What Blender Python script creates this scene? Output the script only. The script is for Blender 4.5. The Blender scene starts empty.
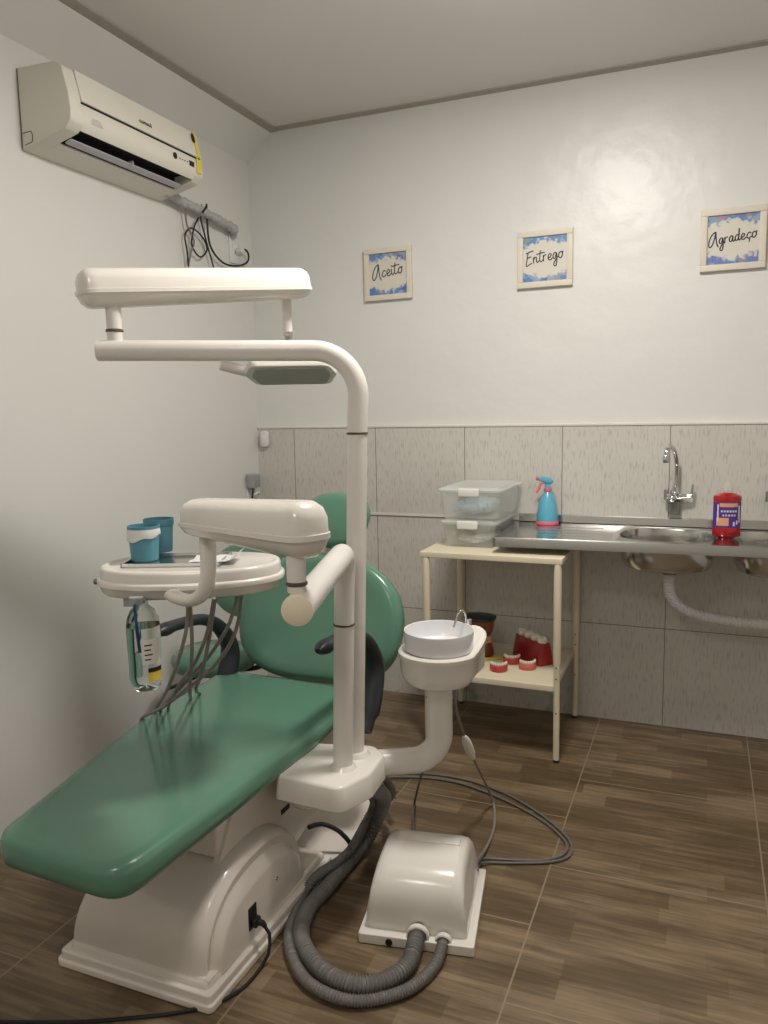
import bpy, bmesh, math, random
from mathutils import Vector, Matrix, Euler
random.seed(4)
PI = math.pi
SC = bpy.context.scene
COL = SC.collection

# ------------------------------------------------------------------ materials
def mat(name, col, rough=.5, metal=0., spec=.5, bump=None, coat=0., trans=0., ior=1.45, alpha=1.):
    m = bpy.data.materials.new(name); m.use_nodes = True
    nt = m.node_tree; b = nt.nodes['Principled BSDF']
    b.inputs['Base Color'].default_value = (*col, 1)
    b.inputs['Roughness'].default_value = rough
    b.inputs['Metallic'].default_value = metal
    b.inputs['Specular IOR Level'].default_value = spec
    b.inputs['Coat Weight'].default_value = coat
    b.inputs['Coat Roughness'].default_value = .12
    b.inputs['Transmission Weight'].default_value = trans
    b.inputs['IOR'].default_value = ior
    b.inputs['Alpha'].default_value = alpha
    if bump:
        sc, st = bump
        tc = nt.nodes.new('ShaderNodeTexCoord'); n = nt.nodes.new('ShaderNodeTexNoise')
        n.inputs['Scale'].default_value = sc; n.inputs['Detail'].default_value = 3
        bp = nt.nodes.new('ShaderNodeBump'); bp.inputs['Strength'].default_value = st
        bp.inputs['Distance'].default_value = .01
        nt.links.new(tc.outputs['Object'], n.inputs['Vector'])
        nt.links.new(n.outputs['Fac'], bp.inputs['Height'])
        nt.links.new(bp.outputs['Normal'], b.inputs['Normal'])
    # a faint mottling so that nothing is a single dead colour
    tc2 = nt.nodes.new('ShaderNodeTexCoord'); n2 = nt.nodes.new('ShaderNodeTexNoise')
    n2.inputs['Scale'].default_value = 6; n2.inputs['Detail'].default_value = 4
    mx = nt.nodes.new('ShaderNodeMix'); mx.data_type = 'RGBA'
    mx.inputs['A'].default_value = (*[c*.93 for c in col], 1)
    mx.inputs['B'].default_value = (*[min(1, c*1.05) for c in col], 1)
    nt.links.new(tc2.outputs['Object'], n2.inputs['Vector'])
    nt.links.new(n2.outputs['Fac'], mx.inputs['Factor'])
    nt.links.new(mx.outputs['Result'], b.inputs['Base Color'])
    return m

def nodes(m):
    return m.node_tree, m.node_tree.nodes['Principled BSDF']

def plaster(name, col, rough, bumpst):
    m = bpy.data.materials.new(name); m.use_nodes = True
    nt, b = nodes(m); N = nt.nodes.new; L = nt.links.new
    tc = N('ShaderNodeTexCoord')
    n1 = N('ShaderNodeTexNoise'); n1.inputs['Scale'].default_value = 1.3; n1.inputs['Detail'].default_value = 6
    mx = N('ShaderNodeMix'); mx.data_type = 'RGBA'
    mx.inputs['A'].default_value = (*[c*.94 for c in col], 1); mx.inputs['B'].default_value = (*[c*1.03 for c in col], 1)
    L(tc.outputs['Object'], n1.inputs['Vector']); L(n1.outputs['Fac'], mx.inputs['Factor']); L(mx.outputs['Result'], b.inputs['Base Color'])
    b.inputs['Roughness'].default_value = rough
    n2 = N('ShaderNodeTexNoise'); n2.inputs['Scale'].default_value = 26; n2.inputs['Detail'].default_value = 5
    n3 = N('ShaderNodeTexNoise'); n3.inputs['Scale'].default_value = 4; n3.inputs['Detail'].default_value = 2
    ad = N('ShaderNodeMath'); ad.operation = 'MULTIPLY_ADD'; ad.inputs[1].default_value = .12
    L(tc.outputs['Object'], n2.inputs['Vector']); L(tc.outputs['Object'], n3.inputs['Vector'])
    L(n2.outputs['Fac'], ad.inputs[0]); L(n3.outputs['Fac'], ad.inputs[2])
    bp = N('ShaderNodeBump'); bp.inputs['Strength'].default_value = bumpst; bp.inputs['Distance'].default_value = .02
    L(ad.outputs[0], bp.inputs['Height']); L(bp.outputs['Normal'], b.inputs['Normal'])
    return m

def floor_material():
    m = bpy.data.materials.new('wood_look_floor_tiles'); m.use_nodes = True
    nt, b = nodes(m); N = nt.nodes.new; L = nt.links.new
    tc = N('ShaderNodeTexCoord'); sp = N('ShaderNodeSeparateXYZ'); L(tc.outputs['Object'], sp.inputs[0])
    def comb(a, ao, c, co):
        x = N('ShaderNodeMath'); x.operation = 'ADD'; x.inputs[1].default_value = ao; L(sp.outputs[a], x.inputs[0])
        y = N('ShaderNodeMath'); y.operation = 'ADD'; y.inputs[1].default_value = co; L(sp.outputs[c], y.inputs[0])
        k = N('ShaderNodeCombineXYZ'); L(x.outputs[0], k.inputs[0]); L(y.outputs[0], k.inputs[1]); return k
    g = N('ShaderNodeTexBrick'); g.offset = .5; g.offset_frequency = 2
    L(comb('Y', .3635+.645*20, 'X', -.572+.645*20).outputs[0], g.inputs['Vector'])
    for k, v in (('Scale', 1), ('Mortar Size', .003), ('Mortar Smooth', .3), ('Brick Width', .645), ('Row Height', .645)): g.inputs[k].default_value = v
    g.inputs['Color1'].default_value = (.42, .42, .42, 1); g.inputs['Color2'].default_value = (.6, .6, .6, 1)
    p = N('ShaderNodeTexBrick'); p.offset = .37; p.offset_frequency = 3; p.squash = .7; p.squash_frequency = 2
    L(comb('X', 8.1, 'Y', 9.02).outputs[0], p.inputs['Vector'])
    for k, v in (('Scale', 1), ('Mortar Size', .0008), ('Mortar Smooth', .6), ('Brick Width', .36), ('Row Height', .080625)): p.inputs[k].default_value = v
    p.inputs['Color1'].default_value = (0, 0, 0, 1); p.inputs['Color2'].default_value = (1, 1, 1, 1); p.inputs['Mortar'].default_value = (.35, .35, .35, 1)
    mp = N('ShaderNodeMapping'); mp.inputs['Scale'].default_value = (2.2, 34, 1); L(tc.outputs['Object'], mp.inputs[0])
    gr = N('ShaderNodeTexNoise'); gr.inputs['Scale'].default_value = 1.6; gr.inputs['Detail'].default_value = 7; gr.inputs['Roughness'].default_value = .65; gr.inputs['Distortion'].default_value = .5
    L(mp.outputs[0], gr.inputs['Vector'])
    cl = N('ShaderNodeTexNoise'); cl.inputs['Scale'].default_value = 3.2; cl.inputs['Detail'].default_value = 4
    mp2 = N('ShaderNodeMapping'); mp2.inputs['Scale'].default_value = (.8, 3, 1); L(tc.outputs['Object'], mp2.inputs[0]); L(mp2.outputs[0], cl.inputs['Vector'])
    a1 = N('ShaderNodeMath'); a1.operation = 'MULTIPLY_ADD'; a1.inputs[1].default_value = .19
    L(p.outputs['Color'], a1.inputs[0])
    a2 = N('ShaderNodeMath'); a2.operation = 'MULTIPLY_ADD'; a2.inputs[1].default_value = 1.15; L(gr.outputs['Fac'], a2.inputs[0]); L(cl.outputs['Fac'], a2.inputs[2])
    a3 = N('ShaderNodeMath'); a3.operation = 'MULTIPLY'; a3.inputs[1].default_value = .56; L(a2.outputs[0], a3.inputs[0]); L(a3.outputs[0], a1.inputs[2])
    cr = N('ShaderNodeValToRGB'); e = cr.color_ramp.elements
    e[0].position = .22; e[0].color = (*FL[0], 1); e[1].position = .9; e[1].color = (*FL[3], 1)
    q = e.new(.45); q.color = (*FL[1], 1); q = e.new(.66); q.color = (*FL[2], 1)
    L(a1.outputs[0], cr.inputs[0])
    gc = N('ShaderNodeMix'); gc.data_type = 'RGBA'; gc.inputs['B'].default_value = (.27, .21, .145, 1)
    L(g.outputs['Fac'], gc.inputs['Factor']); L(cr.outputs[0], gc.inputs['A']); L(gc.outputs['Result'], b.inputs['Base Color'])
    b.inputs['Roughness'].default_value = .38
    b.inputs['Specular IOR Level'].default_value = .4
    bp = N('ShaderNodeBump'); bp.inputs['Strength'].default_value = .12; bp.inputs['Distance'].default_value = .004
    L(gr.outputs['Fac'], bp.inputs['Height']); L(bp.outputs['Normal'], b.inputs['Normal'])
    return m

def tile_material():
    m = bpy.data.materials.new('streaked_wall_tiles'); m.use_nodes = True
    nt, b = nodes(m); N = nt.nodes.new; L = nt.links.new
    tc = N('ShaderNodeTexCoord'); sp = N('ShaderNodeSeparateXYZ'); L(tc.outputs['Object'], sp.inputs[0])
    x = N('ShaderNodeMath'); x.operation = 'ADD'; x.inputs[1].default_value = -.229+.479*10; L(sp.outputs['X'], x.inputs[0])
    z = N('ShaderNodeMath'); z.operation = 'ADD'; z.inputs[1].default_value = .015; L(sp.outputs['Z'], z.inputs[0])
    k = N('ShaderNodeCombineXYZ'); L(x.outputs[0], k.inputs[0]); L(z.outputs[0], k.inputs[1])
    g = N('ShaderNodeTexBrick'); g.offset = 0; L(k.outputs[0], g.inputs['Vector'])
    for kk, v in (('Scale', 1), ('Mortar Size', .0022), ('Mortar Smooth', .2), ('Brick Width', .479), ('Row Height', .485)): g.inputs[kk].default_value = v
    mp = N('ShaderNodeMapping'); mp.inputs['Scale'].default_value = (135, 1, 20); L(tc.outputs['Object'], mp.inputs[0])
    n = N('ShaderNodeTexNoise'); n.inputs['Scale'].default_value = 1.; n.inputs['Detail'].default_value = 2.5; L(mp.outputs[0], n.inputs['Vector'])
    cr = N('ShaderNodeValToRGB'); e = cr.color_ramp.elements
    e[0].position = .53; e[0].color = (*TL[0], 1); e[1].position = .68; e[1].color = (*TL[1], 1); L(n.outputs['Fac'], cr.inputs[0])
    n2 = N('ShaderNodeTexNoise'); n2.inputs['Scale'].default_value = 2.5; n2.inputs['Detail'].default_value = 4; L(tc.outputs['Object'], n2.inputs['Vector'])
    w = N('ShaderNodeMix'); w.data_type = 'RGBA'; w.blend_type = 'MULTIPLY'; w.inputs['B'].default_value = (.82, .81, .8, 1)
    L(n2.outputs['Fac'], w.inputs['Factor']); L(cr.outputs[0], w.inputs['A'])
    # greenish marbling printed on the lowest tiles near the left
    n3 = N('ShaderNodeTexNoise'); n3.inputs['Scale'].default_value = 7; n3.inputs['Detail'].default_value = 3; L(tc.outputs['Object'], n3.inputs['Vector'])
    c3 = N('ShaderNodeValToRGB'); c3.color_ramp.elements[0].position = .55; c3.color_ramp.elements[1].position = .7; L(n3.outputs['Fac'], c3.inputs[0])
    lz = N('ShaderNodeMath'); lz.operation = 'LESS_THAN'; lz.inputs[1].default_value = .24; L(sp.outputs['Z'], lz.inputs[0])
    lx = N('ShaderNodeMath'); lx.operation = 'LESS_THAN'; lx.inputs[1].default_value = 1.662; L(sp.outputs['X'], lx.inputs[0])
    mm = N('ShaderNodeMath'); mm.operation = 'MULTIPLY'; L(lz.outputs[0], mm.inputs[0]); L(lx.outputs[0], mm.inputs[1])
    m2 = N('ShaderNodeMath'); m2.operation = 'MULTIPLY'; L(mm.outputs[0], m2.inputs[0]); L(c3.outputs[0], m2.inputs[1])
    gm = N('ShaderNodeMix'); gm.data_type = 'RGBA'; gm.inputs['B'].default_value = (.2, .27, .18, 1); L(m2.outputs[0], gm.inputs['Factor']); L(w.outputs['Result'], gm.inputs['A'])
    gc = N('ShaderNodeMix'); gc.data_type = 'RGBA'; gc.inputs['B'].default_value = (.22, .19, .15, 1)
    L(g.outputs['Fac'], gc.inputs['Factor']); L(gm.outputs['Result'], gc.inputs['A']); L(gc.outputs['Result'], b.inputs['Base Color'])
    b.inputs['Roughness'].default_value = .3
    bp = N('ShaderNodeBump'); bp.inputs['Strength'].default_value = .15; bp.inputs['Distance'].default_value = .003
    L(n.outputs['Fac'], bp.inputs['Height']); L(bp.outputs['Normal'], b.inputs['Normal'])
    return m

def print_material(seed):
    """watercolour blossoms along the upper and lower edge of a white card (local x across, z up)"""
    m = bpy.data.materials.new('floral_print'); m.use_nodes = True
    nt, b = nodes(m); N = nt.nodes.new; L = nt.links.new
    tc = N('ShaderNodeTexCoord'); sp = N('ShaderNodeSeparateXYZ'); L(tc.outputs['Object'], sp.inputs[0])
    ab = N('ShaderNodeMath'); ab.operation = 'ABSOLUTE'; L(sp.outputs['Z'], ab.inputs[0])
    ax = N('ShaderNodeMath'); ax.operation = 'ABSOLUTE'; L(sp.outputs['X'], ax.inputs[0])
    e = N('ShaderNodeMath'); e.operation = 'MULTIPLY_ADD'; e.inputs[1].default_value = .28; L(ax.outputs[0], e.inputs[0]); L(ab.outputs[0], e.inputs[2])
    mp = N('ShaderNodeMapping'); mp.inputs['Location'].default_value = (seed, 0, 0); L(tc.outputs['Object'], mp.inputs[0])
    n = N('ShaderNodeTexNoise'); n.inputs['Scale'].default_value = 60; n.inputs['Detail'].default_value = 4; L(mp.outputs[0], n.inputs['Vector'])
    t = N('ShaderNodeMath'); t.operation = 'MULTIPLY_ADD'; t.inputs[1].default_value = .085; L(n.outputs['Fac'], t.inputs[0]); L(e.outputs[0], t.inputs[2])
    cr = N('ShaderNodeValToRGB'); cr.color_ramp.elements[0].position = .124; cr.color_ramp.elements[1].position = .136; L(t.outputs[0], cr.inputs[0])
    v = N('ShaderNodeTexVoronoi'); v.inputs['Scale'].default_value = 34; L(mp.outputs[0], v.inputs['Vector'])
    c2 = N('ShaderNodeValToRGB'); q = c2.color_ramp.elements
    sv = N('ShaderNodeSeparateColor'); L(v.outputs['Color'], sv.inputs[0]); L(sv.outputs[0], c2.inputs[0])
    q[0].position = .0; q[0].color = (.07, .16, .42, 1); q[1].position = 1.; q[1].color = (.42, .2, .34, 1)
    for p_, c_ in ((.25, (.1, .27, .55)), (.45, (.18, .16, .42)), (.6, (.13, .3, .5)), (.75, (.32, .36, .56)), (.88, (.2, .3, .26))):
        el = q.new(p_); el.color = (*c_, 1)
    mx = N('ShaderNodeMix'); mx.data_type = 'RGBA'; mx.inputs['A'].default_value = (.66, .63, .56, 1)
    L(cr.outputs[0], mx.inputs['Factor']); L(c2.outputs[0], mx.inputs['B']); L(mx.outputs['Result'], b.inputs['Base Color'])
    b.inputs['Roughness'].default_value = .45
    return m

FL = [(.042, .027, .014), (.086, .056, .030), (.130, .090, .051), (.27, .195, .12)]
TL = [(.68, .66, .61), (.52, .505, .47)]
M = {}
M['wall'] = plaster('white_wall_paint', (.74, .74, .72), .36, .45)
M['wall_l'] = plaster('white_side_wall_paint', (.74, .735, .71), .5, .15)
M['ceil'] = plaster('ceiling_paint', (.74, .715, .69), .7, .08)
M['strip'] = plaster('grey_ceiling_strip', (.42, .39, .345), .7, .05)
M['floor'] = floor_material()
M['tile'] = tile_material()
M['plastic'] = mat('cream_gloss_plastic', (.76, .725, .67), .22, coat=.3)
M['pole'] = mat('white_enamel', (.75, .72, .68), .28, coat=.2)
M['beige'] = mat('beige_cap', (.86, .77, .60), .4)
M['base'] = mat('base_cover_plastic', (.78, .72, .655), .2, coat=.35)
M['green'] = mat('green_vinyl', (.105, .235, .165), .24, bump=(300, .04), coat=.15)
M['black'] = mat('black_rubber', (.022, .026, .032), .38)
M['darkring'] = mat('dark_ring', (.10, .075, .055), .4)
M['gap'] = mat('dark_recess', (.01, .01, .01), .8)
M['steel'] = mat('stainless_steel', (.56, .555, .54), .17, metal=1., bump=(40, .03))
M['chrome'] = mat('chrome', (.62, .62, .62), .1, metal=1.)
M['zinc'] = mat('dull_metal', (.22, .22, .21), .4, metal=.6)
M['cream'] = mat('cream_painted_metal', (.76, .69, .52), .35)
M['hose'] = mat('grey_corrugated_plastic', (.19, .18, .17), .42)
M['tube'] = mat('grey_instrument_hose', (.24, .22, .20), .4)
M['cable'] = mat('grey_cable', (.15, .14, .13), .5)
M['bcable'] = mat('black_cable', (.012, .012, .012), .5)
M['whitepl'] = mat('white_plastic', (.74, .74, .76), .25, coat=.3)
M['ac'] = mat('ivory_appliance_plastic', (.74, .715, .63), .28, coat=.2)
M['louver'] = mat('grey_louver', (.50, .49, .53), .4)
M['grey'] = mat('grey_plastic', (.34, .345, .35), .45)
M['foil'] = mat('wrapped_insulation', (.46, .455, .45), .35, bump=(60, .9))
M['yellow'] = mat('yellow_sticker', (.78, .62, .08), .5)
M['ink'] = mat('dark_ink', (.012, .02, .03), .6)
M['blackpr'] = mat('black_print', (.015, .015, .015), .5)
M['frame'] = mat('cream_frame_wood', (.72, .66, .56), .5)
M['cup'] = mat('teal_cup_plastic', (.09, .27, .345), .42)
M['paper'] = mat('white_paper', (.70, .70, .70), .7)
M['glass'] = mat('clear_bottle_plastic', (.93, .96, .95), .04, trans=1., ior=1.12)
M['water'] = mat('water', (.93, .97, .96), .0, trans=1., ior=1.15)
M['blue'] = mat('blue_straw', (.015, .07, .26), .4)
M['clearbox'] = mat('clear_box_plastic', (.80, .82, .79), .3, alpha=.24)
M['lid'] = mat('frosted_lid_plastic', (.88, .89, .86), .3, alpha=.42)
M['latch'] = mat('white_latch', (.82, .81, .76), .4)
M['paleblue'] = mat('pale_blue_wrap', (.42, .55, .60), .6)
M['palegreen'] = mat('pale_green_wrap', (.50, .58, .50), .6)
M['spray'] = mat('light_blue_bottle', (.12, .45, .62), .3, coat=.3)
M['pink'] = mat('pink_plastic', (.75, .16, .24), .4)
M['redliq'] = mat('red_liquid', (.38, .010, .016), .1, coat=.5)
M['purple'] = mat('purple_label', (.10, .035, .28), .4)
M['orange'] = mat('peach_print', (.75, .38, .22), .5)
M['red'] = mat('red_model_gum', (.33, .012, .018), .28, coat=.4)
M['pinkgum'] = mat('pink_model_gum', (.62, .14, .11), .35, coat=.3)
M['gum'] = mat('red_gum', (.50, .05, .05), .35, coat=.3)
M['tooth'] = mat('white_tooth', (.82, .78, .70), .25)
M['brown'] = mat('brown_gum', (.22, .07, .03), .35)
M['shield'] = mat('lamp_shield', (.50, .52, .48), .1, trans=.35)
M['label'] = mat('white_label', (.75, .74, .70), .5)
M['caulk'] = mat('white_tile_edge', (.72, .70, .65), .5)

# ------------------------------------------------------------------ mesh helpers
def T(x, y, z): return Matrix.Translation((x, y, z))
def RX(a): return Matrix.Rotation(a, 4, 'X')
def RY(a): return Matrix.Rotation(a, 4, 'Y')
def RZ(a): return Matrix.Rotation(a, 4, 'Z')

def box(bm, lo, hi, Mx=None, bev=0):
    lo, hi = Vector(lo), Vector(hi); c = (lo+hi)/2; s = hi-lo
    r = bmesh.ops.create_cube(bm, size=1, matrix=T(*c) @ Matrix.Diagonal((*s, 1)))
    vs = r['verts']
    if bev:
        es = list({e for v in vs for e in v.link_edges})
        q = bmesh.ops.bevel(bm, geom=es, offset=bev, segments=3, affect='EDGES', profile=.5)
        vs = list({v for f in q['faces'] for v in f.verts} | {v for v in vs if v.is_valid})
    if Mx is not None: bmesh.ops.transform(bm, matrix=Mx, verts=vs)
    return vs

def rings(bm, rs, cap0=True, cap1=True, close=True, smooth=True):
    V = [[bm.verts.new(p) for p in r] for r in rs]
    n = len(V[0])
    for a, b in zip(V, V[1:]):
        for i in range(n if close else n-1):
            j = (i+1) % n
            f = bm.faces.new((a[i], a[j], b[j], b[i])); f.smooth = smooth
    if cap0: bm.faces.new(list(reversed(V[0])))
    if cap1: bm.faces.new(V[-1])
    return [v for r in V for v in r]

def spline(pts, step):
    P = [Vector(p) for p in pts]
    P = [P[0]*2-P[1]] + P + [P[-1]*2-P[-2]]
    out = []
    for i in range(1, len(P)-2):
        a, b, c, d = P[i-1:i+3]; n = max(1, int((c-b).length/step))
        for k in range(n):
            t = k/n
            out.append(.5*((2*b)+(c-a)*t+(2*a-5*b+4*c-d)*t*t+(3*b-a-3*c+d)*t**3))
    out.append(P[-2]); return out

def tube(bm, pts, r, seg=16, caps=True, flat=None):
    """sweep a circle (or an ellipse, flat=(a,b)) along points; r number or list"""
    P = [Vector(p) for p in pts]; n = len(P)
    rr = r if isinstance(r, (list, tuple)) else [r]*n
    tang = []
    for i in range(n):
        t = (P[min(i+1, n-1)]-P[max(i-1, 0)]); tang.append(t.normalized())
    up = Vector((0, 0, 1)) if abs(tang[0].z) < .9 else Vector((0, 1, 0))
    nrm = (up-tang[0]*up.dot(tang[0])).normalized(); R = []
    for i in range(n):
        nrm = (nrm-tang[i]*nrm.dot(tang[i])).normalized(); bn = tang[i].cross(nrm)
        fa, fb = flat or (1, 1)
        R.append([P[i]+(nrm*math.cos(2*PI*k/seg)*fa+bn*math.sin(2*PI*k/seg)*fb)*rr[i] for k in range(seg)])
    return rings(bm, R, caps, caps)

def corrugated(bm, pts, r, pitch=.008, amp=.1, seg=16):
    P = spline(pts, pitch/4); d = 0; rr = []
    for i, p in enumerate(P):
        if i: d += (p-P[i-1]).length
        rr.append(r*(1-amp*(.5+.5*math.cos(2*PI*d/pitch))))
    tube(bm, P, rr, seg)

def lathe(bm, prof, c=(0, 0, 0), seg=32, Mx=None, caps=True):
    R = [[Vector((c[0]+r*math.cos(2*PI*k/seg), c[1]+r*math.sin(2*PI*k/seg), c[2]+z)) for k in range(seg)] for r, z in prof]
    vs = rings(bm, R, caps, caps)
    if Mx is not None: bmesh.ops.transform(bm, matrix=Mx, verts=vs)
    return vs

def rpoly(pts, rad, n=6):
    """polygon with rounded corners; rad number or list"""
    out = []; N = len(pts)
    for i in range(N):
        p = Vector(pts[i]); a = Vector(pts[i-1]); b = Vector(pts[(i+1) % N])
        r = rad[i] if isinstance(rad, (list, tuple)) else rad
        u = (a-p).normalized(); v = (b-p).normalized()
        ang = u.angle(v); d = min(r/math.tan(ang/2), (a-p).length*.49, (b-p).length*.49)
        s, e = p+u*d, p+v*d
        for k in range(n+1):
            t = k/n; out.append(s*(1-t)**2+p*2*t*(1-t)+e*t*t)
    return out

def super_out(a, b, ex=2.5, n=56, cx=0, cy=0):
    o = []
    for k in range(n):
        t = 2*PI*k/n; c, s = math.cos(t), math.sin(t)
        o.append(Vector((cx+a*math.copysign(abs(c)**(2/ex), c), cy+b*math.copysign(abs(s)**(2/ex), s))))
    return o

def inset(pts, d):
    n = len(pts); out = []
    for i in range(n):
        t = pts[(i+1) % n]-pts[i-1]
        if t.length < 1e-9: out.append(pts[i].copy()); continue
        t.normalize(); out.append(pts[i]+Vector((-t.y, t.x))*d)
    return out

def slab(bm, outline, prof, Mx=None, caps=(True, True), crown=0):
    """loft of an outline (ccw) through (inset, height) pairs"""
    area = sum(outline[i-1].x*outline[i].y-outline[i].x*outline[i-1].y for i in range(len(outline)))
    if area < 0: outline = list(reversed(outline))
    R = [[Vector((p.x, p.y, h)) for p in inset(outline, d)] for d, h in prof]
    if crown:
        last = R[-1]; c = sum(last, Vector())/len(last)
        for k in range(1, 8):
            s = 1-k/8
            R.append([c+(p-c)*s+Vector((0, 0, crown*(1-s*s))) for p in last])
    vs = rings(bm, R, caps[0], caps[1])
    if Mx is not None: bmesh.ops.transform(bm, matrix=Mx, verts=vs)
    return vs

def round_prof(th, r, n=5, z0=0, top=None):
    """(inset,height) profile of a slab of thickness th with rounded edges of radius r"""
    rt = r if top is None else top; o = []
    for k in range(n+1):
        a = PI/2*k/n; o.append((r*(1-math.sin(a)), z0+r*(1-math.cos(a))))
    for k in range(n+1):
        a = PI/2*k/n; o.append((rt*(1-math.cos(a)), z0+th-rt*(1-math.sin(a))))
    return o

def new(): return bmesh.new()

def thing(name, label, cat, loc=(0, 0, 0), rz=0, group=None):
    o = bpy.data.objects.new(name, None); COL.objects.link(o); o.empty_display_size = .1
    o.location = loc; o.rotation_euler = (0, 0, rz); o['label'] = label; o['category'] = cat
    if group: o['group'] = group
    return o

def world_m(o):
    m = Matrix.Translation(o.location) @ o.rotation_euler.to_matrix().to_4x4()
    return world_m(o.parent) @ m if o.parent else m

def obj(name, bm, m, parent=None, world=False, smooth=None, label=None, origin=None):
    """link bm as ONE mesh; world=True: the vertices are in world space"""
    if world and parent is not None:
        bm.transform(world_m(parent).inverted())
    if origin is not None: bm.transform(T(-origin[0], -origin[1], -origin[2]))
    bmesh.ops.recalc_face_normals(bm, faces=bm.faces)
    me = bpy.data.meshes.new(name); bm.to_mesh(me); bm.free()
    if smooth is not None:
        for p in me.polygons: p.use_smooth = smooth
    try: me.set_sharp_from_angle(angle=math.radians(42))
    except Exception: pass
    me.materials.append(M[m] if isinstance(m, str) else m)
    o = bpy.data.objects.new(name, me); COL.objects.link(o)
    if parent is not None: o.parent = parent
    if origin is not None: o.location = origin
    if label: o['label'] = label
    return o

def tag(o, label, cat, group=None):
    o['label'] = label; o['category'] = cat
    if group: o['group'] = group
    return o

def struct(name, bm, m, parent=None):
    o = obj(name, bm, m, parent); o['kind'] = 'structure'; return o

def copy_tree(o, parent=None):
    c = o.copy(); COL.objects.link(c); c.parent = parent
    for ch in list(o.children): copy_tree(ch, c)
    return c

def text_bm(s, size, th=.0008):
    cu = bpy.data.curves.new('lettering', 'FONT'); cu.body = s; cu.size = size; cu.extrude = th; cu.align_x = 'CENTER'; cu.align_y = 'CENTER'
    o = bpy.data.objects.new('lettering', cu); COL.objects.link(o)
    dg = bpy.context.evaluated_depsgraph_get(); me = bpy.data.meshes.new_from_object(o.evaluated_get(dg))
    bm = new(); bm.from_mesh(me); bpy.data.objects.remove(o); bpy.data.curves.remove(cu); bpy.data.meshes.remove(me)
    return bm

# ------------------------------------------------------------------ the room
RW, RF, H = 3.55, -4.7, 2.948
b = new(); box(b, (0, RF, -.1), (RW, 0, 0)); struct('floor', b, 'floor')
b = new(); box(b, (-.12, RF, -.1), (0, .12, 3.1)); struct('wall_left', b, 'wall_l')
b = new(); box(b, (0, 0, -.1), (RW, .12, 3.1)); struct('wall_back', b, 'wall')
b = new(); box(b, (RW, RF, -.1), (RW+.12, .12, 3.1)); struct('wall_right', b, 'wall_l')
b = new(); box(b, (-.12, RF-.12, -.1), (RW+.12, RF, 3.1)); struct('wall_front', b, 'wall_l')
b = new(); box(b, (.19, RF, H+.006), (RW, -.045, H+.1)); struct('ceiling', b, 'ceil')
# sloping cove along the left wall
b = new(); R = []
for y in (RF, 0):
    R.append([(0, y, 2.81), (.142, y, H), (.142, y, H+.12), (0, y, H+.12)])
rings(b, R, smooth=False); struct('trim_1', b, 'wall_l')
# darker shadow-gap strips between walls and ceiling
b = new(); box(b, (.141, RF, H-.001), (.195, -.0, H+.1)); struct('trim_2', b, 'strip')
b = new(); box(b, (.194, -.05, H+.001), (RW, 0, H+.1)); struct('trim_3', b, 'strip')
# tiled wainscot, its upper course standing a little proud
b = new(); box(b, (0.0, -.010, 0), (RW, 0.01, .955)); struct('trim_4', b, 'tile')
b = new(); box(b, (0.0, -.015, .957), (RW, 0.01, 1.414)); struct('trim_5', b, 'tile')
b = new(); box(b, (0.0, -.020, 1.411), (RW, 0.01, 1.424), bev=.003); box(b, (0, -.017, .957), (1.5, 0, .972)); struct('trim_6', b, 'caulk')

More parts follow.
